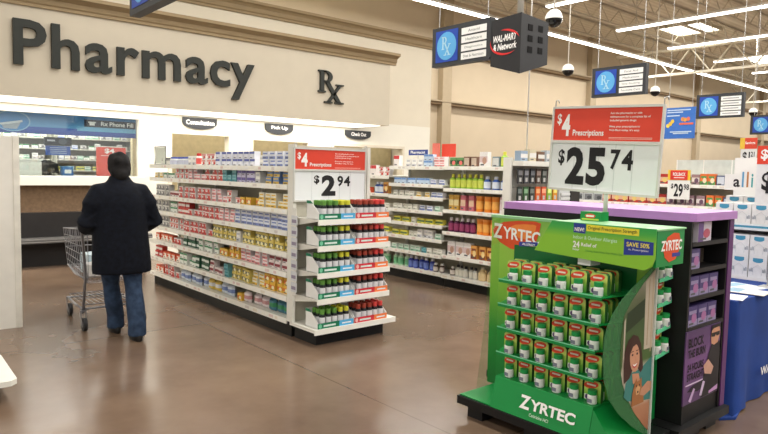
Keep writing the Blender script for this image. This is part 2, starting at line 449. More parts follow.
# product prototypes: mesh data cached by design; local front is -y, origin at bottom centre
def carton(w, h, d, base, band, spot=None, style=0):
    b = MB(); b.box(-w/2, -d/2, 0, w/2, d/2, h, K(*base)); y = -d/2 - .001
    def q(x0, z0, x1, z1, col, dy=0): b.poly([(x0, y - dy, z0), (x1, y - dy, z0), (x1, y - dy, z1), (x0, y - dy, z1)], K(*col))
    if style == 0: q(-w*.5, h*.66, w*.5, h*.97, band)
    elif style == 1: q(-w*.5, 0, w*.5, h*.35, band); q(-w*.38, h*.62, w*.38, h*.8, band)
    elif style == 2: q(-w*.5, 0, -w*.12, h, band)
    elif style == 3: q(-w*.42, h*.12, w*.42, h*.88, band)
    else: q(-w*.5, h*.3, w*.5, h*.7, band)
    if spot: b.ell((w*.12, y - .001, h*.42), UX, UZ, w*.27, h*.24, K(*spot), 10)
    q(-w*.36, h*.1, w*.1, h*.2, (90, 88, 92), .0005)
    return b
def bottle(r, h, body, cap, label, neck=.45, sx=1, sy=1):
    m = [K(*body)] * 2 + [K(*label)] + [K(*body)] * 3 + [K(*cap)] * 3
    p = [(r*.9, 0), (r, h*.04), (r*1.0, h*.12), (r*1.0, h*.60), (r*.98, h*.66), (r*neck*1.1, h*.76), (r*neck, h*.78), (r*neck*1.08, h*.79), (r*neck*1.08, h*.97), (r*neck*.9, h)]
    return MB().lathe(p, n=10, mats=m, sx=sx, sy=sy)
def can(r, h, body, lid, label):
    m = [K(*body), K(*label), K(*body), K(*lid), K(*lid)]
    return MB().lathe([(r, 0), (r, h*.2), (r, h*.7), (r, h*.86), (r*1.03, h*.87), (r*1.03, h)], n=12, mats=m)
def bag(w, h, d, base, band):
    b = MB(); N = 6; vs = []; fs = []
    for s in (-1, 1):
        for j in range(N + 1):
            for i in range(N + 1):
                u, v = i / N * 2 - 1, j / N * 2 - 1
                e = max(0, (1 - u**4)) * max(0, (1 - v**4)) * (.85 + .15 * math.sin(3*u + 5*v))
                vs.append((u*w/2, s*(d/2)*e**.5, (v + 1)/2*h))
    for s in (0, 1):
        o = s * (N + 1)**2
        for j in range(N):
            for i in range(N):
                a = o + j*(N + 1) + i; q = (a, a + 1, a + N + 2, a + N + 1)
                fs.append((q if s == 0 else q[::-1], j))
    for f, j in fs: b.add(vs, [f], K(*(band if 2 <= j <= 3 else base)), True)
    return b
def jug(w, h, d, body, cap, label):
    b = MB(); pr = [(.46, 0), (.5, .05), (.5, .55), (.42, .68), (.2, .84), (.16, .86), (.2, .87), (.2, .99), (.17, 1)]
    m = [K(*body), K(*label), K(*body), K(*body), K(*body)] + [K(*cap)] * 3
    b.lathe([(r*w, z*h) for r, z in pr], n=12, mats=m, sy=d / w)
    b.tube([(w*.2, 0, h*.8), (w*.44, 0, h*.76), (w*.46, 0, h*.6), (w*.4, 0, h*.5)], .011, K(*body), 6)
    return b
DES = {}
def design(code, desc, cat, mb, w, h, d, name):
    DES[code] = dict(desc=desc, cat=cat, mesh=mb.mesh(name), mb=mb, w=w, h=h, d=d, name=name)
R_, G_, W_, Y_ = (206, 52, 44), (46, 130, 74), (240, 238, 232), (236, 200, 60)
def dc(code, desc, w, h, base, band, spot=None, style=0, d=.07): design(code, desc + ' carton', 'box', carton(w, h, d, base, band, spot, style), w, h, d, 'medicine_carton')
def db(code, desc, r, h, body, cap, label, neck=.5, name='medicine_bottle', **k): design(code, desc + ' bottle', 'bottle', bottle(r, h, body, cap, label, neck, **k), 2*r*k.get('sx', 1), h, 2*r, name)
def dcan(code, desc, r, h, body, lid, label): design(code, desc + ' canister', 'canister', can(r, h, body, lid, label), 2*r, h, 2*r, 'canister')
def dbag(code, desc, w, h, base, band): design(code, desc + ' bag', 'bag', bag(w, h, .07, base, band), w, h, .07, 'product_bag')
def djug(code, desc, w, h, body, cap, label): design(code, desc + ' jug', 'jug', jug(w, h, w*.7, body, cap, label), w, h, w*.7, 'jug')
# wide-shelf cartons (two high) 
dc('rw', 'red and white', .105, .068, (238, 226, 222), (206, 74, 66), (206, 70, 62), 1)
dc('wr', 'white red-spotted', .10, .066, (240, 234, 230), (222, 150, 142), (200, 60, 54), 0)
dc('rd', 'red', .105, .07, (204, 62, 52), (240, 230, 224), None, 4)
dc('or', 'orange-red', .12, .085, (226, 92, 56), (244, 224, 206), (250, 240, 230), 1)
dc('wg', 'white and green', .10, .066, (236, 238, 230), (70, 140, 92), None, 0)
dc('dg', 'dark green', .10, .07, (44, 92, 66), (226, 232, 224), None, 4)
dc('gw', 'grey and white', .10, .07, (228, 226, 220), (150, 148, 146), (120, 118, 120), 1)
dc('bw', 'pale blue and white', .105, .072, (226, 228, 236), (120, 136, 190), None, 1)
dc('bl', 'blue-banded white', .10, .075, (222, 224, 234), (84, 96, 168), (232, 232, 240), 0)
dc('pu', 'violet-striped', .085, .072, (206, 200, 226), (104, 86, 160), None, 4)
dc('te', 'teal', .09, .07, (120, 180, 186), (60, 140, 150), None, 1)
dc('bY', 'blue and yellow', .11, .07, (110, 140, 190), (226, 190, 80), None, 1)
dc('ye', 'yellow', .085, .068, (228, 206, 108), (110, 110, 90), (246, 236, 190), 4)
dc('yw', 'yellow and white', .095, .068, (242, 236, 214), (230, 188, 66), None, 1)
dc('pk', 'pink and white', .095, .068, (242, 226, 226), (226, 140, 140), None, 1)
dc('mr', 'maroon and white', .095, .068, (236, 224, 220), (140, 52, 60), None, 4)
dc('yo', 'yellow-orange', .095, .075, (238, 190, 70), (222, 120, 50), (250, 240, 200), 4)
dc('wh', 'plain white', .09, .11, (242, 240, 234), (200, 200, 204), None, 1)
dbag('bg', 'pale blue clear-wrapped', .13, .12, (214, 222, 232), (120, 140, 190))
dbag('by', 'yellow-wrapped', .12, .12, (226, 196, 90), (222, 222, 226))
dbag('bp', 'pink and white wrapped', .12, .11, (236, 222, 222), (206, 150, 150))
dbag('bn', 'blue-green wrapped', .11, .12, (70, 120, 140), (60, 140, 90))
db('bc', 'white blue-capped', .035, .10, (226, 226, 226), (62, 86, 176), (200, 204, 220), .7)
db('rb', 'red and white', .035, .14, (240, 236, 232), (200, 40, 40), (222, 90, 84), .7)
db('gs', 'small grey', .035, .09, (150, 148, 144), (90, 90, 92), (226, 224, 216), .75)
ORD = {1: 'top', 2: 'second', 3: 'third', 4: 'fourth', 5: 'fifth', 6: 'sixth', 7: 'seventh', 8: 'bottom'}
PC = {}
DEFER = []
def put(code, loc, rz, label, group, now=False):
    D = DES[code]
    if D['name'] == 'medicine_carton' and group and not now:
        DEFER.append((code, Vector(loc), rz, label, group)); return None
    if code not in PC:
        o = bpy.data.objects.new(D['name'], D['mesh']); PC[code] = o
    else: o = PC[code].copy()
    C.objects.link(o); o.location = loc; o.rotation_euler.z = rz
    tag(o, label, D['cat'], group)
    return o
def to_world(loc, rz, x, y, z):
    c, s = math.cos(rz), math.sin(rz)
    return (loc[0] + x*c - y*s, loc[1] + x*s + y*c, loc[2] + z)
COUNT = [0]
def fill(loc, rz, x0, x1, z, segs, where, y=.05, gap=.006, rnd=random.Random(3), depth2=False):
    """segs: (code, fraction, stack)"""
    L = x1 - x0; tot = sum(s[1] for s in segs); x = x0
    for code, fr, st in segs:
        xe = x + L * fr / tot
        if code:
            D = DES[code]; k = max(1, int((xe - x) / (D['w'] + gap))); p = (xe - x) / k
            lab = '%s %s' % (D['desc'], where); grp = D['desc'] + 's ' + where
            for i in range(k):
                dy = rnd.uniform(0, .03)
                for j in range(st):
                    if st > 1 and j == st - 1 and rnd.random() < .12: continue
                    put(code, to_world(loc, rz, x + p*(i + .5) + rnd.uniform(-1, 1)*max(0, (p - D['w'])/2 - .001), y + D['d']/2 + dy, z + j*(D['h'] + .0006)), rz, lab, grp)
                    COUNT[0] += 1
        x = xe

RZ = -PI / 2
# --- the long white run on the left aisle (G1)
G1LIPS = [1.55, 1.385, 1.16, .963, .765, .58, .36, .155]
G1 = (3.06, 8.36, 0)
gondola('store_shelving', 'long white eight-shelf medicine gondola behind the walking shopper', G1, RZ, 3.40, .86, G1LIPS, 1.58, two_sided=True)
wh = lambda i: 'on %s shelf of the long white gondola' % ORD[i]
SEG = {
 1: [(None, .3, 1), ('gs', .5, 1), ('bc', .9, 1), ('wh', .35, 1), ('rb', .2, 1), ('wr', .7, 2), ('bl', 1.4, 2), ('wh', .3, 1), ('bw', .8, 2)],
 2: [('yw', .4, 1), ('wg', .5, 1), ('wr', .5, 2), ('pk', .6, 2), ('rw', .6, 2), ('te', .4, 2), ('pu', .55, 2), ('wh', .25, 1), ('bY', .6, 2)],
 3: [('gw', .6, 2), ('mr', .4, 1), ('rw', 1.1, 2), ('pk', .5, 2), ('wr', .4, 2), ('yo', .5, 1), ('yw', .7, 2)],
 4: [('gw', .5, 2), ('wg', .3, 2), ('rd', .4, 2), ('rw', .9, 2), ('pk', .4, 2), ('bw', 1.2, 2)],
 5: [('gw', .5, 2), ('wr', .5, 2), ('rw', .9, 2), ('ye', .65, 2), ('wh', .15, 1), ('ye', 1.05, 2)],
 6: [('or', .6, 1), ('rw', .3, 1), ('dg', .5, 2), ('wg', .5, 2), ('yo', .5, 2), ('pk', .6, 2), ('mr', .4, 2)],
 7: [('rd', .3, 2), ('or', .6, 1), ('wg', .5, 2), ('dg', .4, 2), ('mr', .4, 2), ('te', .15, 2), ('ye', .5, 2), ('yw', .3, 2), ('yo', .5, 2)],
 8: [('or', .3, 1), ('rw', .5, 2), ('bg', .8, 1), ('by', .3, 1), ('bg', .4, 1), ('yo', .2, 1), ('bp', .5, 1), ('bn', .4, 1)]}
for i, z in enumerate(G1LIPS): fill(G1, RZ, .04, 3.34, z + .0166, SEG[i + 1], wh(i + 1))
# wire literature holder at the far end of the top shelf
t = thing('wire_sign_holder', 'grey wire literature frame on far end of the long gondola top shelf', 'holder', (3.12, 8.2, 1.5666))
b = MB(); b.tube([(3.12, 8.32, 1.575), (3.12, 8.32, 1.80), (3.12, 7.96, 1.80), (3.12, 7.96, 1.575)], .008, M('dark_wire', (110, 112, 112), .4), 6, True); b.build('wire_frame', t)
b = MB(); b.box(3.125, 7.97, 1.585, 3.13, 8.31, 1.79, K(222, 228, 214)); b.build('card', t)

# --- end-of-aisle display (endcap) with tray-packed syrup bottles
t = thing('endcap_display', 'white endcap shelving with trays of bottles under the lower price sign', 'shelving', (3.5, 4.72, 0))
b = MB(); b.box(3.135, 4.58, 0, 3.905, 4.93, .13, KICK); b.build('kick_plate', t)
PEG = M('pegboard_cream', (206, 202, 186), .6, var=.02)
b = MB(); b.box(3.09, 4.90, .16, 3.91, 4.94, 1.76, PEG); b.build('back_panel', t)
b = MB(); b.box(3.06, 4.86, .16, 3.095, 4.95, 1.77, WHITE); b.build('upright', t)
b = MB(); b.box(3.905, 4.86, .16, 3.94, 4.95, 1.77, WHITE); b.build('upright', t)
ECZ = [1.10, .871, .636, .4075]
for i, z in enumerate(ECZ + [.145]):
    last = i == 4
    b = MB()
    x0, x1 = 3.085, 3.90
    if last: x0, x1 = 3.06, 3.985
    b.box(x0, 4.502, z, x1, 4.899, z + .016, WHITE); b.box(x0, 4.49, z - .03, x1, 4.502, z + .018, LIP)
    if last: b.box(x0, 4.5, z - .012, x1, 4.899, z, LIP)
    else:
        for xx in (x0 + .01, x1 - .01): b.prism([(4.52, z), (4.898, z), (4.898, z - .06)], lambda u, v, q: (q, u, v), xx - .006, xx + .006, WHITE)
    b.build('base_deck' if last else 'shelf', t)
DG, SB, TR, TO = (20, 120, 84), (86, 178, 226), (208, 48, 60), (240, 130, 70)
def tray(x0, z, left, lab, grp):
    t = thing('display_tray', lab, 'tray', (x0 + .19, 4.6, z), group=grp)
    c1, c2 = (DG, SB) if left else (TR, TO)
    b = MB(); x1 = x0 + .385; ys, ye = 4.507, 4.70
    b.box(x0, ys, z, x1, ye, z + .004, PAPER)
    for xx in (x0, x1 - .004): b.prism([(ys, z), (ye, z), (ye, z + .16), (ye - .06, z + .16), (ys, z + .055)], lambda u, v, q: (q, u, v), xx, xx + .004, PAPER)
    b.box(x0, ye - .004, z, x1, ye, z + .16, PAPER)
    b.build('tray_body', t)
    b = MB(); b.box(x0, ys - .004, z, x0 + .23, ys, z + .05, K(*c1)); b.box(x0 + .23, ys - .004, z, x1, ys, z + .05, K(*c2))
    b.box(x0 + .06, ys - .0052, z + .016, x0 + .19, ys - .004, z + .032, K(226, 240, 232)); b.box(x0 + .26, ys - .0052, z + .018, x0 + .36, ys - .004, z + .03, K(240, 246, 250))
    b.ell((x0 + .025, ys - .005, z + .026), UX, UZ, .017, .02, K(120, 200, 160) if left else K(240, 190, 180), 10)
    b.build('header_strip', t)
    if left:
        b = MB(); b.prism([(ye - .10, z + .135), (ye, z + .135), (ye, z + .1605), (ye - .06, z + .1605)], lambda u, v, q: (q, u, v), x0 - .0015, x0 + .0005, K(*DG)); b.build('side_stripe', t)
def syrup(cap, neck):
    m = [K(226, 226, 230), K(230, 230, 232), K(28, 30, 34), K(*neck), K(*neck), K(*cap), K(*cap)]
    return MB().lathe([(.025, 0), (.028, .008), (.028, .092), (.026, .112), (.021, .119), (.0225, .120), (.0225, .155), (.019, .16)], n=10, mats=m)
DES['sg'] = dict(desc='green-capped syrup bottle', cat='bottle', mesh=syrup((96, 150, 60), (30, 50, 34)).mesh('syrup_bottle'), name='syrup_bottle')
DES['sy'] = dict(desc='yellow-capped syrup bottle', cat='bottle', mesh=syrup((216, 214, 60), (36, 44, 60)).mesh('syrup_bottle'), name='syrup_bottle')
DES['sd'] = dict(desc='brick-red-capped syrup bottle', cat='bottle', mesh=syrup((168, 66, 48), (44, 26, 24)).mesh('syrup_bottle'), name='syrup_bottle')
DES['sr'] = dict(desc='bright-red-capped syrup bottle', cat='bottle', mesh=syrup((222, 70, 66), (80, 24, 28)).mesh('syrup_bottle'), name='syrup_bottle')
NM = ['top', 'second', 'third', 'fourth', 'bottom']
for i, z in enumerate(ECZ + [.145]):
    zz = z + .0166
    tray(3.10, zz, True, 'green-and-blue display tray on %s shelf of the white endcap' % NM[i], None)
    tray(3.50, zz, False, 'red-and-orange display tray on %s shelf of the white endcap' % NM[i], None)
    for x0, cs in ((3.10, ('sg', 'sg', 'sg', 'sy', 'sy')), (3.50, ('sd', 'sd', 'sd', 'sr', 'sr'))):
        for r in range(3):
            for k, c in enumerate(cs):
                put(c, (x0 + .065 + k * .0655, 4.537 + r * .056, zz + .0046 + r * .0), 0, '%s in tray on %s shelf of the white endcap' % (DES[c]['desc'], NM[i]), '%ss on %s endcap shelf' % (DES[c]['desc'], NM[i]))
t = thing('clip_strip', 'hanging clip strip of small white packets on the left edge of the endcap', 'clip strip', (3.05, 4.84, .45))
b = MB(); b.box(3.055, 4.80, .42, 3.061, 4.87, 1.2, K(230, 228, 220)); b.build('strip', t)
for k in range(7):
    z = .45 + k * .1
    b = MB(); b.box(3.047, 4.775, z, 3.0545, 4.865, z + .085, K(214, 216, 218)); b.box(3.0455, 4.785, z + .02, 3.047, 4.855, z + .05, K(150, 140, 160)); b.build('packet', t)

# ------------------------------------------------------------------ price signs
def price_sign(name, label, o, ux, w, h, red_h, price, small, post=None, UZ=UZ):
    """o: lower-left corner; faces direction ux x uz"""
    ux = Vector(ux); nz = ux.cross(UZ); o = Vector(o)
    t = thing(name, label, 'sign', tuple(o + ux*w/2))
    def bx(mb, x0, z0, x1, z1, d0, d1, mat):
        pts = [o + ux*x + UZ*z + nz*d for z in (z0, z1) for d in (d1, d0) for x in (x0, x1)]
        mb.hexa(pts, mat)
    FRM = M('sign_frame_grey', (214, 214, 208), .35, var=.02)
    b = MB()
    bx(b, -.012, -.012, 0, h + .012, -.008, .012, FRM); bx(b, w, -.012, w + .012, h + .012, -.008, .012, FRM)
    bx(b, 0, -.014, w, 0, -.008, .012, FRM); bx(b, 0, h, w, h + .014, -.008, .012, FRM); bx(b, 0, h - red_h - .03, w, h - red_h - .012, .0, .012, FRM)
    for x in (.0, w): b.tube([o + ux*x + UZ*(h + .012), o + ux*x + UZ*(h + .05), o + ux*(x + .02) + UZ*(h + .055), o + ux*(x + .025) + UZ*(h + .035)], .004, STEEL, 5)
    b.build('frame', t)
    b = MB(); bx(b, 0, h - red_h - .012, w, h, -.004, .004, RED); r = b.build('header_panel', t)
    q = lambda x, z, d=.0052: o + ux*x + UZ*z + nz*d
    b = MB(); zr = h - red_h - .012
    b.text('$', q(w*.035, zr + red_h*.50), ux, UZ, w*.045, red_h*.40, TXTW, .02); b.text('4', q(w*.085, zr + red_h*.14), ux, UZ, w*.085, red_h*.74, TXTW, .035)
    b.text('Prescriptions', q(w*.20, zr + red_h*.10), ux, UZ, w*.30, red_h*.26, TXTW, .02)
    for k, s in enumerate(small): b.text(s, q(w*.55, zr + red_h*(.84 - .115*k - (.08 if k > 2 else 0))), ux, UZ, w*.0185*len(s)*.56, red_h*.085, TXTW, .012)
    bx(b, w*.55, zr + red_h*.10, w*.93, zr + red_h*.12, .0045, .0052, K(244, 190, 176)); bx(b, w*.55, zr + red_h*.06, w*.93, zr + red_h*.075, .0045, .0052, K(244, 190, 176))
    b.build('lettering', r)
    hh = h - red_h - .03
    b = MB(); bx(b, 0, 0, w, hh, -.004, .002, M('price_card', (238, 241, 242), .5, var=.01)); pc = b.build('price_card', t)
    for k in range(1, 5):
        pass
    b = MB()
    for x, z, tw, th, s in price: b.text(s, q(x*w, z*hh, .0035), ux, UZ, tw*w, th*hh, TXT, .045 if tw > .15 else .028)
    bx(b, .23*w, 0, .234*w, hh, .002, .003, K(206, 210, 212))
    for k in (.47, .62, .78): bx(b, k*w, 0, (k + .004)*w, hh, .002, .003, K(206, 210, 212))
    b.build('lettering', pc)
    if post:
        b = MB(); b.tube(post, .014, M('sign_post', (226, 226, 216), .4), 8); b.build('post', t)
    return t
SM = ['Ask the pharmacist or visit', 'walmart.com for a complete list of', 'included generic drugs.', 'Move your prescriptions to', "Wal-Mart today. It's easy."]
price_sign('price_sign', 'price sign reading 2.94 with red header on the white endcap', (3.062, 4.845, 1.272), UX, .795, .455, .165, [(.26, .54, .075, .32, '$'), (.365, .13, .2, .74, '2'), (.59, .47, .085, .38, '9'), (.685, .47, .095, .38, '4')], SM)
price_sign('price_sign', 'large price sign reading 25.74 on a post above the green display', (3.47, 2.44, 1.468), Vector((0, -1, -.040)).normalized(), .705, .495, .183, [(.07, .50, .065, .36, '$'), (.155, .1, .185, .82, '2'), (.36, .1, .18, .82, '5'), (.58, .47, .09, .42, '7'), (.685, .47, .10, .42, '4')], SM, post=[(3.482, 2.05, 1.285), (3.482, 2.05, 1.47)], UZ=Vector((0, -.040, 1)).normalized())

# ------------------------------------------------------------------ second gondola (across the aisle)
G2R = [1.605, 1.317, 1.031, .738, .418, .150]; G2L = [1.60, 1.355, 1.18, .99, .805, .61, .40, .157]; G2F = [1.456, 1.193, .90, .63, .385, .155]
db('gj', 'lime-green sauce-style', .045, .19, (150, 190, 60), (226, 220, 80), (206, 214, 90), .45)
db('bj', 'blue and white squeeze', .05, .17, (60, 96, 170), (230, 232, 238), (220, 226, 236), .5)
dc('mp', 'tall rose-pink', .085, .20, (206, 112, 124), (226, 190, 160), None, 4)
dc('gd', 'tall gold', .085, .20, (206, 160, 70), (226, 206, 150), None, 4)
dcan('oc', 'tall orange', .05, .20, (236, 136, 40), (236, 150, 70), (246, 180, 90))
dcan('wc', 'white pink-lidded', .05, .2, (236, 228, 226), (226, 190, 190), (226, 206, 206))
db('pb', 'dark purple', .042, .19, (84, 30, 66), (224, 214, 214), (150, 60, 100), .5)
dc('wx', 'large white printed', .13, .19, (238, 234, 230), (214, 190, 188), (190, 150, 130), 4)
dc('bx', 'orange and brown', .10, .17, (224, 160, 80), (140, 74, 42), (240, 214, 150), 1)
db('sb', 'small clear dark-capped', .038, .15, (190, 190, 180), (40, 40, 42), (214, 210, 196), .5)
djug('jg', 'tan handled', .13, .17, (206, 180, 130), (200, 190, 170), (226, 200, 150))
db('bb', 'cobalt blue', .042, .17, (52, 66, 160), (236, 236, 240), (110, 130, 200), .5)
db('gb', 'pale green', .045, .18, (178, 214, 178), (236, 240, 230), (120, 190, 140), .5)
db('br', 'small brown', .036, .12, (74, 52, 44), (240, 240, 236), (210, 200, 190), .55)
dc('lb', 'pale blue', .085, .085, (196, 214, 234), (110, 150, 206), None, 0)
dc('lw', 'white and cream', .09, .075, (240, 238, 228), (206, 206, 190), None, 1)
dc('yl', 'lemon-yellow', .14, .07, (232, 222, 90), (96, 120, 70), None, 4)
dc('lg', 'mint green and white', .10, .075, (222, 234, 222), (140, 190, 160), None, 1)
dc('rk', 'red-topped white display', .12, .16, (240, 232, 228), (210, 60, 60), None, 0)
dc('tg', 'green-patterned', .11, .12, (100, 150, 90), (40, 60, 40), (230, 120, 110), 4)
dc('br2', 'dark brown framed', .10, .13, (120, 86, 70), (200, 180, 160), None, 3)
dc('sl', 'slate-blue', .11, .13, (120, 140, 150), (210, 210, 206), None, 3)
P2R, P2L, P2F = (6.12, 5.99, 0), (6.12, 7.11, 0), (6.12, 8.30, 0)
gondola('store_shelving', 'right-hand six-shelf section of the far gondola with orange canisters', P2R, RZ, 1.02, .86, G2R, 1.60, two_sided=True)
gondola('store_shelving', 'middle eight-shelf section of the far gondola with blue bottles at its base', P2L, RZ, 1.11, .86, G2L, 1.60, two_sided=True)
gondola('store_shelving', 'leftmost lower section of the far gondola partly hidden behind the endcap', P2F, RZ, 1.18, .86, G2F, 1.45, two_sided=True)
o2 = {1: 'top', 2: 'second', 3: 'third', 4: 'fourth', 5: 'fifth', 6: 'bottom'}
S2 = {1: [('tg', .35, 1), ('br2', .3, 1), ('wx', .3, 1), ('sl', .2, 1), ('gj', .12, 1)], 2: [('gj', .65, 1), ('bj', .4, 1)], 3: [('gd', .2, 1), ('mp', .28, 1), ('oc', .42, 1), ('wc', .12, 1)], 4: [('pb', .5, 1), ('oc', .5, 1)], 5: [('wx', .45, 1), ('bx', .55, 1)], 6: [('br', .15, 1), ('sb', .45, 1), ('jg', .45, 1)]}
for i, z in enumerate(G2R): fill(P2R, RZ, .03, .99, z + .0166, S2[i + 1], 'on %s shelf of the far gondola right-hand section' % o2[i + 1])
S2 = {1: [('rk', .2, 1), (None, .1, 1), ('wh', .4, 1), ('lb', .2, 2), ('pk', .25, 2)], 2: [('lb', .8, 1), ('bw', .3, 1)], 3: [('lw', .5, 1), ('yw', .3, 1), ('bw', .3, 1)], 4: [('lw', .5, 1), ('bw', .3, 1), ('lg', .2, 1)], 5: [('yl', .35, 1), ('lw', .15, 1), ('yl', .5, 1)], 6: [('yl', .35, 1), ('lw', .2, 1), ('wh', .3, 1), ('lg', .2, 1)], 7: [('lg', .6, 1), ('te', .12, 1), ('lw', .3, 1)], 8: [('gb', .35, 1), ('bb', .5, 1), ('br', .2, 1)]}
for i, z in enumerate(G2L): fill(P2L, RZ, .03, 1.08, z + .0166, S2[i + 1], 'on %s shelf of the far gondola middle section' % ORD[i + 1])
S2 = {1: [('rk', .5, 1), ('wr', .5, 2)], 2: [('or', .3, 1), ('bj', .4, 1), ('bx', .3, 1)], 3: [('lw', 1, 2)], 4: [('yl', 1, 1)], 5: [('lg', 1, 1)], 6: [('gb', 1, 1)]}
for i, z in enumerate(G2F): fill(P2F, RZ, .55, 1.15, z + .0166, S2[i + 1], 'on %s shelf of the far gondola left section' % o2[i + 1])
# cards standing on the far gondola top
def std_card(name, label, cat, x, y0, y1, z0, z1, mat, txt=None, tm=TXTW, foot=1.617):
    t = thing(name, label, cat, (x, (y0 + y1)/2, foot))
    b = MB(); b.box(x, y0, z0, x + .01, y1, z1, mat); c = b.build('card', t)
    b = MB(); b.tube([(x + .005, (y0 + y1)/2, foot), (x + .005, (y0 + y1)/2, z0 + .01)], .006, STEEL, 6); b.box(x - .04, (y0 + y1)/2 - .05, foot, x + .05, (y0 + y1)/2 + .05, foot + .006, STEEL); b.build('stand', t)
    if txt:
        b = MB(); b.text(txt, (x - .002, y1 - (y1 - y0)*.12, z0 + (z1 - z0)*.28), NY, UZ, (y1 - y0)*.76, (z1 - z0)*.5, tm, .02); b.build('lettering', c)
std_card('header_card', 'dark blue header card with white lettering on top of the far gondola', 'sign', 6.42, 6.62, 7.02, 1.785, 1.865, K(50, 70, 140), 'Pharmacist')
std_card('red_card', 'red rectangular card standing on top of the far gondola', 'sign', 6.45, 6.10, 6.36, 1.76, 1.94, K(222, 70, 50))
std_card('striped_card', 'narrow red and white card left of the red card on the far gondola', 'sign', 6.40, 6.36, 6.50, 1.75, 1.95, K(232, 120, 104))

# endcap of the far gondola facing the main aisle (pegboard with hanging packs)
t = thing('peg_display', 'pegboard endcap of hanging packs beside the far gondola', 'shelving', (6.6, 4.93, 0))
b = MB(); b.box(6.14, 4.88, 0, 7.0, 4.95, .15, KICK); b.build('kick_plate', t)
b = MB(); b.box(6.13, 4.92, .15, 7.0, 4.95, 1.72, M('peg_grey', (190, 188, 178), .6)); b.build('back_panel', t)
b = MB(); b.box(6.10, 4.86, .0, 6.14, 4.97, 1.74, WHITE); b.build('upright', t); b = MB(); b.box(6.98, 4.86, 0, 7.02, 4.97, 1.74, WHITE); b.build('upright', t)
b = MB(); b.box(6.14, 4.70, 1.64, 6.98, 4.95, 1.70, WHITE); b.build('top_shelf', t)
for z in (1.60, 1.38, 1.16):
    for k in range(7):
        b = MB(); b.tube([(6.2 + k*.12, 4.921, z), (6.2 + k*.12, 4.806, z), (6.2 + k*.12, 4.806, z + .012)], .004, STEEL, 4); b.build('peg_hook', t)
PK = [[(52, 52, 54), (70, 72, 78), (40, 44, 50), (90, 70, 60), (60, 66, 60), (96, 60, 70), (50, 50, 56)], [(30, 40, 36), (50, 90, 50), (40, 48, 40), (226, 100, 40), (224, 90, 50), (150, 190, 60), (226, 150, 40)], [(44, 44, 46)] * 3 + [(206, 206, 206), (60, 60, 62), (44, 44, 46), (80, 80, 84)]]
CN = {0: 'upper', 1: 'middle', 2: 'lower'}
for j, z in enumerate((1.50, 1.28, 1.06)):
    for k in range(7):
        col = PK[j][k]; x = 6.2 + k*.12
        b = MB(); b.box(x - .045, 4.785, z - .07, x + .045, 4.80, z + .11, K(*col)); b.box(x - .035, 4.783, z + .03, x + .035, 4.785, z + .085, K(min(255, col[0] + 90), min(255, col[1] + 90), min(255, col[2] + 90))); b.box(x - .02, 4.783, z - .05, x + .02, 4.785, z + .0, K(200, 200, 196))
        nm = 'orange' if col[0] > 200 and col[1] < 160 else 'green' if col[1] > col[0] + 30 else 'pale grey' if col[0] > 200 else 'dark'
        o = b.build('hanging_pack', loc=(x, 4.79, z - .07)); tag(o, '%s blister pack hanging in the %s row of the pegboard endcap' % (nm, CN[j]), 'package', '%s packs in the %s pegboard row' % (nm, CN[j]))
for k in range(5):
    x = 6.22 + k*.17; c = ((150, 170, 190), (210, 200, 170), (120, 90, 70), (190, 200, 206), (160, 150, 150))[k]
    b = carton(.13, .12 + .02*(k % 2), .09, c, (230, 228, 222), None, 4); b.v = [(p[0] + x, p[1] + 4.80, p[2] + 1.7006) for p in b.v]
    tag(b.build('product_box', loc=(x, 4.80, 1.7006)), '%s box in a row on top of the pegboard endcap' % ('blue-grey', 'cream', 'brown', 'silver-blue', 'mauve-grey')[k], 'box')
# silver-grey display tower next to it
t = thing('display_tower', 'silver display tower with a dark side panel right of the pegboard endcap', 'display stand', (7.22, 4.9, 0))
b = MB(); b.box(7.06, 4.82, 0, 7.3, 5.1, 1.62, M('tower_silver', (206, 208, 206), .3, var=.04)); b.build('body', t)
b = MB(); b.box(7.3, 4.8, 0, 7.5, 5.1, 1.55, M('tower_dark', (48, 46, 44), .5)); b.build('side_panel', t)
for k in range(6):
    b = MB(); b.box(7.08, 4.80, 1.0 + .055*k, 7.28, 4.821, 1.03 + .055*k, K(226, 228, 226)); b.build('louver', t)
b = MB(); b.box(7.09, 4.795, 1.40, 7.27, 4.821, 1.56, K(236, 236, 232)); b.build('front_panel', t)

# ------------------------------------------------------------------ ceiling lights
TUBE = M('fluorescent_tube', (255, 252, 244), .5, emit=7, var=0)
HOUS = M('light_housing', (236, 234, 226), .5, var=.01)
def strip(p0, p1, label, lampw, power):
    p0 = Vector(p0); p1 = Vector(p1); d = (p1 - p0); Lh = d.length; d.normalize(); s = Vector((-d.y, d.x, 0)); c = (p0 + p1)/2
    t = thing('strip_light', label, 'light', tuple(c), group=None)
    def bar(a, bb, w, z0, z1, mat):
        mb = MB(); pts = [p + s*k + UZ*z for z in (z0, z1) for p, k in ((a, -w), (a, w), (bb, -w), (bb, w))]
        mb.add(pts, [(0, 1, 3, 2), (4, 6, 7, 5), (0, 4, 5, 1), (2, 3, 7, 6), (0, 2, 6, 4), (1, 5, 7, 3)], mat); return mb
    bar(p0, p1, .11, .02, .08, HOUS).build('housing', t)
    bar(p0, p1, .07, -.02, .019, TUBE).build('tube', t)
    for k in range(int(Lh/4) + 1):
        mb = MB(); q = p0 + d*min(Lh - .1, .1 + 4*k); mb.tube([q + UZ*.079, q + UZ*(7.0 - p0.z)], .008, STEEL, 4); mb.build('hanger', t)
    if power <= 0: return
    la = bpy.data.lights.new('strip_lamp', 'AREA'); la.shape = 'RECTANGLE'; la.size = Lh; la.size_y = .12; la.energy = power; la.color = (1, .975, .93)
    lo = bpy.data.objects.new('strip_lamp', la); C.objects.link(lo); lo.location = c - UZ*.03; lo.rotation_euler.z = math.atan2(d.y, d.x)
PW = 23.5
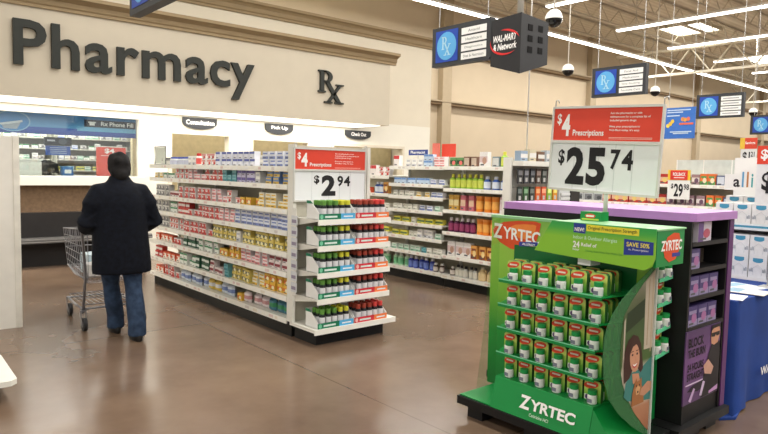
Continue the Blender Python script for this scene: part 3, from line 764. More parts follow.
ends = [(14.5, 10.5, -6), (18.4, 10.7, -6), (22.15, 10.9, -6), (25.9, 10.9, -6), (29.7, 10.9, -4), (33.5, 10.9, -2)]
nm = ['nearest the column of the far wall', 'starting above the second hanging sign', 'third out along the ceiling', 'fourth out along the ceiling', 'fifth out along the ceiling', 'farthest of the parallel strips']
for (x, y1, y0), s in zip(ends, nm): strip((x, y0, 6.0), (x, y1, 6.0), 'long fluorescent strip light hung across the ceiling, %s' % s, .12, PW*(y1 - y0))
strip((-4, 12.3, 6.0), (44, 12.6, 6.0), 'longest fluorescent strip light running parallel to the tan far wall', .12, PW*48)
for x in (3, 6.8, 10.6): strip((x, -7, 6.0), (x, 8.6, 6.0), 'fluorescent strip light above the shop floor, %s' % {3: 'over the shopper aisle', 6.8: 'over the far gondola', 10.6: 'right of the far gondola'}[x], .12, PW*15*1.25)
strip((-3, -7, 6.0), (-3, 8.6, 6.0), 'fluorescent strip light above the left side of the shop floor', .12, PW*15)
def area(loc, sx, sy, e, rot=(0, 0, 0), col=(1, .97, .91)):
    la = bpy.data.lights.new('lamp', 'AREA'); la.shape = 'RECTANGLE'; la.size = sx; la.size_y = sy; la.energy = e; la.color = col
    o = bpy.data.objects.new('lamp', la); C.objects.link(o); o.location = loc; o.rotation_euler = rot
# soffit glow: emissive sheet added to brighten the bulkhead underside, plus area lamps
b = MB(); b.box(-4, 10.06, 2.455, 8.4, 10.94, 2.47, M('soffit_glow', (255, 250, 238), .5, emit=1.5, var=0))
n += 1; struct('trim_%d' % n, b)
area((2.2, 10.5, 2.445), 12.4, .7, 150)
area((2.4, 12.6, 2.58), 3.2, 1.6, 120); area((7.3, 11.7, 2.58), 6, .5, 26)

# ------------------------------------------------------------------ pharmacy interior behind the window
t = thing('banner', 'blue banner with white phone lettering along the top of the service window', 'banner', (2.4, 11.29, 2.02))
b2 = MB(); b2.box(1.0, 11.28, 2.02, 3.9, 11.30, 2.35, grad('banner_blue', [(0, (24, 60, 150)), (.3, (36, 84, 176)), (.34, (96, 160, 210)), (1, (60, 130, 200))], 2, 0, .34)); c = b2.build('panel', t)
b = MB(); b.box(3.06, 11.272, 2.17, 3.89, 11.279, 2.29, K(30, 36, 60)); b.text('Rx Phone Fill', (3.32, 11.268, 2.2), UX, UZ, .53, .07, TXTW, .02); b.box(3.14, 11.268, 2.2, 3.22, 11.2725, 2.24, TXTW); b.box(3.12, 11.268, 2.24, 3.24, 11.2725, 2.26, TXTW)
b.box(2.95, 11.272, 2.1, 3.89, 11.279, 2.175, K(110, 180, 220)); b.build('phone_panel', c)
b = MB(); b.ell((2.02, 11.275, 2.2), UX, UZ, .25, .16, K(150, 190, 220), 20); b.ell((2.02, 11.27, 2.2), UX, UZ, .23, .145, K(70, 140, 205), 20); b.poly([(1.86, 11.268, 2.16), (1.9, 11.268, 2.08), (2.08, 11.268, 2.08), (2.14, 11.268, 2.2)], K(170, 176, 186)); b.poly([(1.84, 11.266, 2.16), (1.86, 11.266, 2.13), (2.16, 11.266, 2.19), (2.15, 11.266, 2.22)], K(220, 226, 230)); b.build('mortar_roundel', c)
def pharm_shelf(x0, x1, y, lab):
    t = thing('dispensary_shelving', lab, 'shelving', ((x0 + x1)/2, y, 0))
    b = MB(); b.box(x0, y + .3, 0, x1, y + .33, 2.2, K(150, 150, 134)); b.build('back_panel', t)
    b = MB(); b.box(x0 - .02, y, 0, x0, y + .33, 2.2, K(180, 178, 162)); b.box(x1, y, 0, x1 + .02, y + .33, 2.2, K(180, 178, 162)); b.build('side_panel', t)
    zs = [1.0, 1.22, 1.42, 1.62, 1.82, 2.02]
    for z in zs:
        b = MB(); b.box(x0, y, z, x1, y + .3, z + .02, K(206, 204, 190)); b.build('shelf', t)
    return zs
for bi, (x0, x1, y) in enumerate(((1.7, 3.0, 13.2), (3.05, 4.4, 13.0))):
    side = ('left', 'right')[bi]
    zs = pharm_shelf(x0, x1, y, 'tall stock shelving seen through the %s half of the service window' % side)
    for si, z in enumerate(zs[1:]):
        x = x0 + .03
        while x < x1 - .14:
            cd = random.choice(('lw', 'lw', 'gw', 'wg', 'lg', 'wh', 'bw') if not (bi == 1 and si == 1) else ('yl', 'yl', 'lg'))
            D = DES[cd]
            put(cd, (x + D['w']/2, y + .07, z + .0206), 0, '%s %s the %s stock unit behind the service window' % (D['desc'], ('lowest in', 'low in', 'midway up', 'high in', 'topmost in')[si], side), '%ss in %s dispensary unit shelf %d' % (D['desc'], side, si))
            x += D['w'] + random.choice((.01, .02, .05))
b = MB(); b.box(3.27, 11.36, 1.363, 3.75, 11.38, 1.85, RED); t = thing('poster_sign', 'red card reading $4 inside the service window behind the shopper', 'sign', (3.5, 11.37, 1.363))
b.build('card', t); b = MB(); b.text('$4', (3.40, 11.357, 1.74), UX, UZ, .16, .09, TXTW, .03); b.box(3.34, 11.356, 1.70, 3.66, 11.358, 1.715, K(244, 200, 190)); b.build('lettering', t)
b = MB(); b.box(.95, 11.16, 1.22, 4.3, 11.9, 1.362, K(206, 200, 186)); tag(b.build('service_counter', loc=(2.5, 11.5, 1.22)), 'pale work counter just inside the service window', 'counter')
t = thing('hanging_sign', 'small black-topped blue sign hanging inside the service window', 'sign', (2.76, 11.9, 1.7))
b = MB(); b.box(2.60, 11.9, 1.86, 3.02, 11.95, 2.0, K(30, 34, 40)); b.ell((2.88, 11.896, 1.93), UX, UZ, .07, .05, K(90, 96, 100), 12); b.box(2.64, 11.896, 1.93, 2.76, 11.9, 1.96, K(220, 220, 220)); b.build('upper_panel', t)
b = MB(); b.box(2.62, 11.9, 1.70, 3.0, 11.94, 1.855, K(46, 100, 190))
for k in range(4): b.box(2.68, 11.897, 1.73 + k*.03, 2.94, 11.899, 1.74 + k*.03, K(200, 220, 240))
b.build('lower_panel', t)
b = MB(); b.tube([(2.66, 11.92, 2.0), (2.66, 11.92, 2.6)], .006, STEEL, 5); b.tube([(2.96, 11.92, 2.0), (2.96, 11.92, 2.6)], .006, STEEL, 5); b.build('hanger', t)
# objects on the inside counter
b = MB(); b.box(2.07, 11.3, 1.3626, 2.42, 11.6, 1.60, K(226, 224, 216)); b.box(2.05, 11.28, 1.60, 2.44, 11.62, 1.615, K(240, 238, 230)); tag(b.build('white_box', loc=(2.25, 11.45, 1.3626)), 'white lidded box on the counter at the left of the service window', 'box')
t = thing('computer_monitor', 'dark computer monitor seen from behind inside the service window', 'monitor', (2.56, 11.5, 1.3626))
b = MB(); b.prism([(2.44, 1.42), (2.72, 1.40), (2.70, 1.56), (2.52, 1.62), (2.44, 1.60)], lambda u, v, q: (u, q, v), 11.5, 11.56, BLACK); b.build('screen_back', t)
b = MB(); b.box(2.48, 11.48, 1.3626, 2.66, 11.6, 1.375, BLACK); b.box(2.55, 11.53, 1.37, 2.60, 11.56, 1.45, BLACK); b.build('stand', t)
b = MB(); b.box(2.74, 11.35, 1.3626, 2.90, 11.5, 1.50, K(60, 116, 180)); b.box(2.73, 11.34, 1.50, 2.91, 11.51, 1.515, K(110, 160, 206)); b.box(2.77, 11.348, 1.40, 2.87, 11.35, 1.46, PAPER); tag(b.build('blue_bin', loc=(2.82, 11.42, 1.3626)), 'small blue bin beside the monitor inside the service window', 'bin')
# waiting bench
t = thing('waiting_bench', 'long dark waiting bench under the service window', 'bench', (2.4, 10.75, 0))
BN = M('bench_vinyl', (44, 42, 42), .35, var=.06); BN2 = M('bench_seat', (92, 90, 88), .3, var=.05)
b = MB(); b.box(1.3, 10.82, .40, 3.85, 10.945, .80, BN); b.build('backrest', t)
b = MB(); b.prism([(10.40, .37), (10.40, .42), (10.44, .44), (10.83, .42), (10.83, .37)], lambda u, v, q: (q, u, v), 1.3, 3.85, BN2); b.build('seat', t)
b = MB(); b.box(1.34, 10.62, 0, 3.82, 10.94, .37, M('bench_base', (26, 24, 24), .6)); b.build('base', t)
b = MB()
b.box(1.3, 10.395, .385, 3.85, 10.40, .40, K(150, 148, 146)); b.build('edge_trim', t)

# ------------------------------------------------------------------ hanging signs and domes
def hang_sign(label, x, y0, y1, z0, z1, rows, wires=True):
    """faces -x ; left in view is +y"""
    t = thing('aisle_sign', label, 'sign', (x, (y0 + y1)/2, z0))
    w, h = y1 - y0, z1 - z0
    b = MB(); b.box(x, y0, z0, x + .07, y1, z1, DKGREY); b.build('frame', t)
    q = lambda u, v, d=.004: (x - d, y1 - u*w, z0 + v*h)
    b = MB(); b.poly([q(.07, .1), q(.47, .1), q(.47, .9), q(.07, .9)], BLUE); p = b.build('symbol_panel', t)
    b = MB(); b.ell(q(.27, .5, .006), NY, UZ, w*.175, h*.355, LBLUE, 24); rx(b, q(.18, .26, .008), NY, UZ, w*.17, h*.48, K(176, 220, 240)); b.build('symbol', p)
    b = MB()
    for k in range(4):
        z = .70 - k*.205
        b.poly([q(.53, z), q(.95, z), q(.95, z + .165), q(.53, z + .165)], PAPER)
    r = b.build('word_panel', t)
    b = MB()
    for k in range(4):
        z = .70 - k*.205
        if rows: b.text(rows[k], q(.74 - min(.17, .0135*len(rows[k])), z + .05, .006), NY, UZ, w*min(.34, .027*len(rows[k])), h*.065, K(110, 112, 116), .0)
        else: b.poly([q(.57, z + .06, .006), q(.90, z + .06, .006), q(.90, z + .11, .006), q(.57, z + .11, .006)], K(170, 170, 174))
    b.build('lettering', r)
    for y in (y0 + .08*w, y1 - .08*w):
        b = MB(); b.tube([(x + .035, y, z1), (x + .035, y, 7.0)], .005, STEEL, 4); b.build('hanger', t)
    return t
hang_sign('charcoal prescription aisle sign joined to the black cube', 4.6, 3.955, 4.71, 2.60, 2.985, ['Antacid', 'Healthcare', 'Diagnostics', 'Diet & Nutrition'])
hang_sign('charcoal prescription aisle sign right of the black cube, above the 25.74 sign', 7.7, 4.06, 4.815, 2.58, 2.965, ['First Aid', 'Medications', 'Stop Smoking', 'Feminine Care'])
hang_sign('third charcoal prescription aisle sign, right of the blue hanging poster', 11.2, 4.215, 4.97, 2.545, 2.945, None)
hang_sign('fourth charcoal prescription aisle sign cut by the right edge of the photo', 14.7, 4.62, 5.38, 2.47, 2.87, None)
hang_sign('nearest prescription aisle sign, only its corner hanging at the top left', 1.52, 3.75, 4.50, 2.56, 2.95, None)
t = thing('ceiling_speaker_cube', 'black hanging cube with red-swoosh lettering and six square holes', 'sign', (4.8, 3.77, 2.44))
CB = M('cube_black', (36, 36, 38), .45, var=.05)
X0, X1, YA, YB = 4.6, 5.0, 3.60, 3.94
V = {}
b = MB(); vs = [(X0, YA, 2.432), (X1, YA, 2.555), (X0, YB, 2.53), (X1, YB, 2.59), (X0, YA, 2.965), (X1, YA, 2.938), (X0, YB, 2.945), (X1, YB, 2.925)]
b.hexa(vs, CB); body = b.build('body', t)
for i in range(2):
    for j in range(3):
        xx = X0 + .10 + i*.15; z = 2.63 + j*.098 + i*.008
        b = MB(); b.box(xx, YA - .004, z, xx + .065, YA + .001, z + .055, M('hole_black', (6, 6, 6), .9, var=0)); b.build('vent_hole', t)
b = MB(); b.text('WAL-MART', (X0 - .004, YB - .03, 2.735), NY + UZ*.02, UZ, .27, .062, TXTW, .03, shear=.25); b.text('& Network', (X0 - .004, YB - .03, 2.66), NY + UZ*.02, UZ, .27, .062, TXTW, .03, shear=.2)
def arc(b, cy, cz, ry, rz_, a0, a1, w, mat, x):
    N = 14
    for k in range(N):
        t0, t1 = a0 + (a1 - a0)*k/N, a0 + (a1 - a0)*(k + 1)/N
        w0, w1 = w*math.sin(PI*k/N), w*math.sin(PI*(k + 1)/N)
        b.poly([(x, cy - (ry - w0)*math.cos(t0), cz + (rz_ - w0)*math.sin(t0)), (x, cy - (ry - w1)*math.cos(t1), cz + (rz_ - w1)*math.sin(t1)), (x, cy - ry*math.cos(t1), cz + rz_*math.sin(t1)), (x, cy - ry*math.cos(t0), cz + rz_*math.sin(t0))], mat)
b.build('lettering', body); b = MB(); arc(b, 3.775, 2.73, .165, .115, .2, 1.9, .02, K(214, 40, 40), X0 - .005); b.build('swoosh', body); b = MB(); arc(b, 3.775, 2.73, .17, .115, PI*.9, PI*1.75, .02, K(214, 40, 40), X0 - .005)
b.build('swoosh', body)
b = MB(); b.tube([(4.8, 3.77, 2.95), (4.8, 3.77, 7.0)], .03, M('pole_white', (230, 226, 214), .5), 8); b.build('hanger_pole', t)
b = MB(); b.box(4.6, 3.935, 2.62, 4.67, 3.956, 2.97, DKGREY); b.build('bracket', t)
b = MB(); b.tube([(6.4, 4.86, 1.735), (6.4, 4.86, 7.0)], .009, M('rod_white', (236, 234, 226), .5), 6)
tag(b.build('support_rod', loc=(6.4, 4.86, 1.735)), 'thin white rod rising from the pegboard endcap to the ceiling', 'rod')
for i, ((x, y, z), r, s) in enumerate((((8.21, 5.82, 3.88), .125, 'largest and nearest, right of the black cube'), ((12.14, 8.19, 3.82), .125, 'lower one between the black cube and second aisle sign'), ((16.59, 8.47, 3.81), .125, 'just right of the second aisle sign'), ((22.28, 8.09, 3.66), .125, 'farthest, beside the third aisle sign'))):
    t = thing('camera_dome', 'white and black ceiling camera dome, %s' % s, 'camera', (x, y, z))
    up = [(r*math.cos(a), r*math.sin(a)) for a in [PI/2*k/6 for k in range(6)]] + [(.012, r)]
    b = MB(); b.lathe([(r*1.03, -.015), (r*1.03, .01)] + [(p, q + .01) for p, q in up[1:]], (x, y, z), 18, mat=M('dome_white', (236, 234, 226), .4)); b.build('housing', t)
    b = MB(); b.lathe([(.02, -r)] + [(r*math.sin(PI/2*k/6), -r*math.cos(PI/2*k/6)) for k in range(1, 7)], (x, y, z - .012), 18, mat=M('dome_black', (14, 14, 16), .12, var=0)); b.build('bubble', t)
    b = MB(); b.tube([(x, y, z + r), (x, y, 7.0)], .014, M('pole_white'), 6); b.build('rod', t)
# blue hanging poster
t = thing('hanging_poster', 'blue poster with yellow flowers hanging right of the 25.74 price sign', 'poster', (9, 4.2, 2.08))
b = MB(); b.box(9, 4.0, 2.085, 9.012, 4.43, 2.52, K(62, 116, 200)); p = b.build('sheet', t)
b = MB(); q = lambda u, v: (8.996, 4.43 - u*.43, 2.085 + v*.435)
for u0, u1, v in ((.08, .85, .90), (.08, .6, .83), (.08, .5, .72), (.2, .9, .2), (.3, .8, .15)): b.poly([q(u0, v), q(u1, v), q(u1, v + .035), q(u0, v + .035)], K(200, 222, 244))
for u, v, c in ((.2, .48, (240, 196, 70)), (.12, .42, (240, 210, 90)), (.27, .56, (240, 206, 80)), (.68, .6, (240, 170, 80)), (.78, .62, (236, 120, 90)), (.6, .62, (226, 150, 90))): b.ell(q(u, v), NY, UZ, .026, .03, K(*c), 8)
b.poly([q(.5, .44), q(.95, .44), q(.95, .5), q(.5, .5)], K(232, 110, 80)); b.build('print', p)
b = MB(); b.tube([(9.006, 4.05, 2.52), (9.006, 4.05, 7.0)], .004, STEEL, 4); b.build('hanger', t); b = MB(); b.tube([(9.006, 4.38, 2.52), (9.006, 4.38, 7.0)], .004, STEEL, 4); b.build('hanger', t)
# ------------------------------------------------------------------ third gondola and things beyond the purple display
dc('eg', 'grey eyewear-printed', .16, .12, (206, 208, 210), (120, 122, 126), (70, 72, 76), 3)
dc('rr', 'red-lettered', .14, .15, (186, 52, 44), (226, 180, 150), (230, 200, 120), 4)
dc('oj', 'orange and green', .10, .16, (232, 120, 60), (90, 150, 80), (240, 220, 190), 1)
dc('gn', 'leaf-green', .10, .16, (96, 150, 84), (226, 226, 210), None, 3)
dc('mx', 'mauve printed', .11, .15, (160, 130, 136), (226, 216, 214), (110, 80, 100), 4)
dc('nb', 'navy', .11, .14, (66, 84, 130), (206, 210, 220), None, 3)
db('hb', 'tall white green-labelled', .04, .18, (236, 234, 226), (236, 236, 230), (130, 170, 90), .6)
P3 = (9.2, 6.60, 0)
G3 = [1.42, 1.12, .80, .46, .15]
gondola('store_shelving', 'distant gondola with grey top screen behind the purple-topped display', P3, RZ, 3.3, .86, G3, 1.42, two_sided=True)
S3 = {1: [('eg', 1.05, 1), ('mx', .25, 1), ('rr', .75, 1), (None, .1, 1), ('hb', .2, 1), ('mx', .12, 1), ('oj', .22, 1), ('nb', .12, 1), ('gn', .22, 1), ('hb', .1, 1)], 2: [('eg', .9, 1), ('rr', .9, 1), ('mx', .5, 1), ('oj', .2, 1), ('nb', .3, 1)], 3: [('rr', 1, 1), ('nb', 1, 1), ('mx', 1, 1)]}
for i in (0, 1, 2): fill(P3, RZ, .06, 3.26, G3[i] + .0166, S3[i + 1], 'on %s shelf of the distant gondola' % ['top', 'second', 'third'][i])
b = MB(); b.box(9.60, 3.32, 1.437, 9.62, 4.5, 1.80, M('screen_grey', (206, 212, 206), .4))
for k in range(4): b.box(9.595, 3.32 + k*.39, 1.437, 9.6005, 3.335 + k*.39, 1.80, K(236, 236, 230))
tag(b.build('top_screen', loc=(9.61, 3.9, 1.436)), 'pale grey screen standing on top of the distant gondola', 'panel')
# yellow/red 29.98 sign on the distant gondola
t = thing('price_sign', 'small yellow-and-red topped price sign reading 29.98', 'sign', (9.17, 4.2, 1.22))
b = MB(); b.box(9.17, 4.10, 1.225, 9.178, 4.42, 1.50, PAPER); p = b.build('price_card', t)
b = MB(); b.text('$', (9.167, 4.37, 1.37), NY, UZ, .035, .08, TXT, .03); b.text('29', (9.167, 4.325, 1.26), NY, UZ, .13, .19, TXT, .03); b.text('98', (9.167, 4.185, 1.36), NY, UZ, .075, .085, TXT, .02); b.build('lettering', p)
b = MB(); b.box(9.165, 4.10, 1.50, 9.178, 4.42, 1.645, K(240, 204, 60)); b.box(9.162, 4.135, 1.505, 9.165, 4.385, 1.64, K(226, 60, 50)); b.text('ROLLBACK', (9.160, 4.345, 1.56), NY, UZ, .18, .05, TXTW, .03); b.box(9.160, 4.18, 1.53, 9.162, 4.33, 1.54, TXTW); b.build('header_panel', t)
b = MB(); b.tube([(9.187, 4.26, 1.445), (9.187, 4.26, 1.64)], .008, STEEL, 6); b.build('post', t)
# $1.2x sign further along, on its own little stand on the table
# ------------------------------------------------------------------ blue-clothed table with white boxes
t = thing('folding_table', 'table wholly covered by a royal blue cloth right of the purple display', 'table', (5.6, 2.1, 0))
b = MB(); b.box(4.46, 1.66, .715, 6.9, 2.66, .738, K(190, 184, 170)); b.build('table_top', t)
for x, y in ((4.6, 1.8), (6.76, 1.8), (4.6, 2.5), (6.76, 2.5)):
    b = MB(); b.tube([(x, y, 0), (x, y, .715)], .02, STEEL, 8); b.build('leg', t)
def cloth():
    b = MB(); x0, x1, y0, y1 = 4.44, 6.92, 1.64, 2.68; zt = .742
    per = []
    def edge(a, c, n):
        for k in range(n): per.append((a[0] + (c[0] - a[0])*k/n, a[1] + (c[1] - a[1])*k/n))
    edge((x0, y0), (x1, y0), 46); edge((x1, y0), (x1, y1), 16); edge((x1, y1), (x0, y1), 46); edge((x0, y1), (x0, y0), 16)
    N = len(per); rows = 9; vs = []
    cx, cy = (x0 + x1)/2, (y0 + y1)/2
    for j in range(rows + 1):
        f = j/rows; z = zt - f*(zt - .006)
        for i, (x, y) in enumerate(per):
            nx = -1 if abs(x - x0) < 1e-6 else 1 if abs(x - x1) < 1e-6 else 0
            ny = -1 if abs(y - y0) < 1e-6 else 1 if abs(y - y1) < 1e-6 else 0
            wv = math.sin(i*.95)*.5 + math.sin(i*.47 + 1)*.5
            d = f*(.012 + .035*wv*f) + .006*(f > 0)
            cor = 1 if nx and ny else 0
            dx = nx*(d + (.10*f*f if cor and nx < 0 else 0)); dy = ny*(d + (.03*f*f if cor else 0))
            vs.append((x + dx, y + dy, z + (.012*max(0, wv) if j == rows else 0)))
    fs = []
    for j in range(rows):
        for i in range(N):
            k = (i + 1) % N; fs.append((j*N + k, j*N + i, (j + 1)*N + i, (j + 1)*N + k))
    b.add(vs, fs, CLOTH, True)
    b.add([(x, y, zt) for x, y in per], [tuple(range(N))], CLOTH)
    # corner tail lying on the floor
    b.prism([(4.22, 1.62), (4.32, 1.56), (4.50, 1.60), (4.46, 1.72)], lambda u, v, q: (u, v, q), .002, .018, CLOTH)
    return b
c = tag(cloth().build('tablecloth', loc=(5.6, 2.1, .742)), 'royal blue cloth draped over the table down to the floor', 'tablecloth')
b = MB(); b.text('WAL-MART', (4.82, 1.60, .18), UX, UZ, .55, .06, TXTW, .03); b.build('lettering', c)
# leaflets on the table
for k, (x, y, rz_, col) in enumerate(((4.56, 1.78, .2, (236, 238, 240)), (4.62, 2.02, -.3, (206, 222, 236)), (4.86, 1.74, .1, (240, 236, 226)), (5.1, 1.85, -.2, (226, 232, 236)), (4.85, 2.0, .5, (180, 206, 224)), (5.0, 2.2, .25, (236, 236, 232)))):
    b = MB(); b.box(-.11, -.14, 0, .11, .14, .004, K(*col)); b.box(-.09, .02, .004, .09, .11, .0045, K(150, 186, 206)); b.box(-.09, -.1, .004, .09, -.02, .0045, K(214, 216, 216))
    o = b.build('leaflet'); o.location = (x, y, .7425 + (.005 if k in (2, 4) else 0)); o.rotation_euler.z = rz_
    tag(o, '%s leaflet lying on the blue cloth, %s' % (('white', 'pale blue', 'cream', 'grey-white', 'mid-blue', 'bright white')[k], ('at the near left corner', 'behind the white one at the left end', 'at the front edge', 'in front of the white boxes', 'half under the others', 'farthest back by the white cartons')[k]), 'leaflet')
# display of white boxes with teal tops: two tiers
TEAL = (74, 156, 190)
def wbox():
    w, h, d = .13, .168, .09
    b = MB(); b.box(-w/2, -d/2, 0, w/2, d/2, h, K(240, 241, 240)); y = -d/2 - .001
    b.ell((0, y, h*.82), UX, UZ, .038, .018, K(*TEAL), 14); b.box(-.036, -d/2 - .0012, h*.84, .036, -d/2 - .0002, h*.93, K(*TEAL))
    b.tube([(-.03, y, h*.12), (-.035, y, h*.45), (0, y, h*.62), (.035, y, h*.45), (.03, y, h*.12)], .0016, K(214, 219, 222), 4)
    b.text('alli', (-.06, y - .0005, h*.28), UX, UZ, .026, .03, K(150, 160, 170), .02); b.text('alli', (.036, y - .0005, h*.28), UX, UZ, .024, .03, K(150, 160, 170), .02)
    return b
DES['wb'] = dict(desc='white carton with teal top', cat='box', mesh=wbox().mesh('diet_carton'), name='diet_carton', w=.13, h=.168, d=.09)
BX = 5.5
t = thing('carton_display', 'white tiered display stand holding teal-topped white cartons on the blue table', 'display stand', (5.62, 2.0, .7425))
b = MB(); b.box(5.46, 1.66, .7426, 5.86, 2.24, .765, PAPER); b.box(5.45, 1.66, 1.165, 5.86, 2.24, 1.18, PAPER); b.box(5.445, 1.66, 1.14, 5.45, 2.24, 1.19, K(236, 244, 246)); b.box(5.84, 1.66, .765, 5.86, 2.24, 1.72, PAPER); b.box(5.46, 2.225, .765, 5.84, 2.24, 1.165, PAPER); b.box(5.46, 1.66, .765, 5.84, 1.675, 1.165, PAPER); b.build('stand', t)
b = MB(); b.box(5.4435, 1.70, 1.16, 5.4455, 2.20, 1.176, K(*TEAL)); b.build('lip_stripe', t)
b = MB(); b.prism([(2.22, 1.45), (2.22, 1.58), (2.10, 1.58), (2.10, 1.64), (1.9, 1.64), (1.9, 1.45)], lambda u, v, q: (q, u, v), 5.60, 5.61, PAPER); hc = b.build('header_card', t)
b = MB()
for ch, y, w, h, c in (('a', 2.15, .05, .065, (40, 38, 42)), ('l', 2.085, .014, .125, (100, 160, 200)), ('l', 2.05, .014, .125, (190, 130, 80)), ('i', 2.015, .014, .11, (70, 160, 160))): b.text(ch, (5.598, y, 1.475), NY, UZ, w, h, K(*c), .02)
b.build('lettering', hc)
for nm_, x, z in (('lower tier, bottom row', 5.51, .7656), ('lower tier, upper row', 5.51, .9342), ('front of the upper tier', 5.51, 1.1806), ('raised back step of the upper tier', 5.70, 1.2356)):
    for k in range(4):
        for q in range(1 if 'step' in nm_ else 2):
            if 'upper tier' in nm_ and q: continue
            put('wb', (x + q*.11, 2.157 - k*.137, z), RZ, 'white teal-topped carton on the %s of the white display' % nm_, 'white teal-topped cartons, ' + nm_)
b = MB(); b.box(5.62, 1.68, 1.1803, 5.78, 2.22, 1.235, PAPER); b.build('step', t)
# signs near the table
t = thing('price_sign', 'small price sign with red and yellow top above the white carton display', 'sign', (7.12, 2.61, 0))
b = MB(); b.box(7.12, 2.53, 1.64, 7.128, 2.68, 1.85, PAPER); p = b.build('price_card', t)
b = MB(); b.text('$1', (7.117, 2.66, 1.70), NY, UZ, .07, .12, TXT, .02); b.text('21', (7.117, 2.582, 1.77), NY, UZ, .035, .05, TXT, .02); b.build('lettering', p)
b = MB(); b.box(7.117, 2.53, 1.85, 7.128, 2.69, 1.962, K(226, 80, 56)); b.box(7.1155, 2.645, 1.85, 7.117, 2.69, 1.962, K(240, 200, 70)); b.text('Savings', (7.1145, 2.64, 1.89), NY, UZ, .095, .035, TXTW, .02); b.build('header_panel', t)
b = MB(); b.tube([(7.14, 2.605, 0), (7.14, 2.605, 1.95)], .012, STEEL, 6); b.box(7.05, 2.515, 0, 7.23, 2.695, .012, STEEL); b.build('stand', t)
t = thing('price_sign', 'red-topped $4 price sign cut by the right edge of the photo', 'sign', (5.3, 1.6, .7425))
b = MB(); b.box(5.2, 1.30, 1.36, 5.21, 1.84, 1.655, K(232, 234, 234)); p = b.build('price_card', t)
b = MB(); b.text('$8', (5.197, 1.80, 1.44), NY, UZ, .16, .16, TXT, .03); b.build('lettering', p)
b = MB(); b.box(5.198, 1.30, 1.655, 5.21, 1.84, 1.79, RED); h = b.build('header_panel', t)
b = MB(); b.text('$4', (5.196, 1.815, 1.68), NY, UZ, .10, .085, TXTW, .03); b.text('Prescriptions', (5.196, 1.69, 1.675), NY, UZ, .25, .045, TXTW, .02); b.build('lettering', h)
b = MB(); b.tube([(5.22, 1.72, .75), (5.22, 1.72, 1.78)], .01, STEEL, 6); b.box(5.16, 1.67, .743, 5.28, 1.77, .752, STEEL); b.build('stand', t)

# ------------------------------------------------------------------ purple-topped display
t = thing('floor_display', 'black floor display with purple top and shelves of violet cartons', 'display stand', (3.9, 2.2, .13))
ye = 2.93; yf = 1.57
b = MB(); b.box(3.61, yf + .02, 1.295, 4.19, ye, 1.30, BLACK)
pl = [(3.60, yf + .03), (3.62, yf), (4.18, yf), (4.20, yf + .03), (4.20, ye - .03), (4.18, ye), (3.62, ye), (3.60, ye - .03)]
b.prism(pl, lambda u, v, q: (u, v, q), 1.30, 1.347, PURPLE); b.build('top', t)
b = MB(); b.box(3.61, yf + .02, .13, 3.63, ye - .01, 1.295, BLACK); b.box(3.63, 1.95, .13, 4.12, 1.97, 1.295, BLACK); b.box(3.63, ye - .03, .13, 4.12, ye - .01, 1.295, BLACK); b.box(4.10, yf + .02, .13, 4.12, ye - .01, 1.295, BLACK); b.box(3.63, yf + .03, .13, 4.10, 1.95, .66, BLACK); b.build('carcass', t)
b = MB(); b.box(4.12, yf + .015, .13, 4.18, ye - .005, 1.295, PURPLED); b.build('side_panel', t)
for z in (1.165, 1.01, .85, .675):
    b = MB(); b.box(3.63, yf + .03, z, 4.10, 1.95, z + .012, BLACK); b.box(3.63, yf + .018, z - .008, 4.10, yf + .03, z + .016, M('tray_black', (26, 24, 24), .5)); b.build('shelf', t)
    if z > .9:
        b = MB(); b.prism([(3.64, z + .012), (4.09, z + .012), (4.09, z + .10), (4.02, z + .10), (4.0, z + .075), (3.96, z + .10), (3.86, z + .10), (3.84, z + .075), (3.8, z + .10), (3.70, z + .10), (3.68, z + .08), (3.64, z + .1)], lambda u, v, q: (u, q, v), 1.72, 1.725, M('tray_card', (92, 82, 70), .8)); b.build('divider', t)
b = MB(); b.box(3.60, yf + .012, .245, 4.06, yf + .019, .672, grad('poster_purple', [(0, (88, 54, 104)), (.5, (116, 74, 132)), (1, (74, 46, 94))], 2, .12, .55)); ps = b.build('poster', t)
b = MB(); yy = yf + .010
for s, z, w, h in (('BLOCK', .575, .20, .055), ('THE BURN', .515, .225, .048), ('24 HOURS', .435, .21, .046), ('STRAIGHT', .38, .225, .046)): b.text(s, (3.63, yy, z), UX, UZ, w, h, K(24, 14, 30), .03)
b.box(3.62, yy, .355, 3.86, yy + .001, .362, K(220, 200, 226)); b.build('lettering', ps)
b = MB(); P_ = lambda pts, c, d=0: b.poly([(x, yy - d, z) for x, z in pts], K(*c))
P_([(3.90, .50), (3.94, .56), (4.05, .56), (4.06, .50), (4.06, .25), (3.82, .25), (3.84, .36)], (22, 18, 26), .0005)
P_([(3.93, .56), (3.92, .61), (3.94, .66), (4.03, .66), (4.05, .61), (4.02, .555), (3.97, .545)], (206, 150, 120), .001)
P_([(3.92, .63), (3.93, .668), (4.05, .668), (4.055, .64), (4.03, .65), (3.95, .648)], (30, 22, 24), .0015)
P_([(3.925, .60), (3.925, .622), (4.04, .622), (4.04, .60), (4.0, .596), (3.985, .61), (3.97, .596)], (12, 10, 14), .002)
P_([(3.84, .44), (3.90, .47), (3.98, .41), (3.95, .37), (3.86, .39)], (206, 160, 140), .0012)
P_([(3.64, .32), (3.70, .345), (3.86, .36), (3.90, .33), (3.78, .30)], (34, 24, 40), .001)
P_([(3.66, .265), (3.72, .33), (3.74, .32), (3.69, .25)], (200, 170, 210), .0015); P_([(3.80, .27), (3.84, .35), (3.87, .34), (3.83, .262)], (210, 190, 220), .0015)
P_([(3.93, .27), (4.05, .29), (4.05, .26), (3.93, .255)], (196, 150, 200), .0015)
b.build('picture', ps)
dc('vc', 'violet', .122, .118, (74, 62, 116), (150, 140, 176), (170, 110, 160), 1, d=.10)
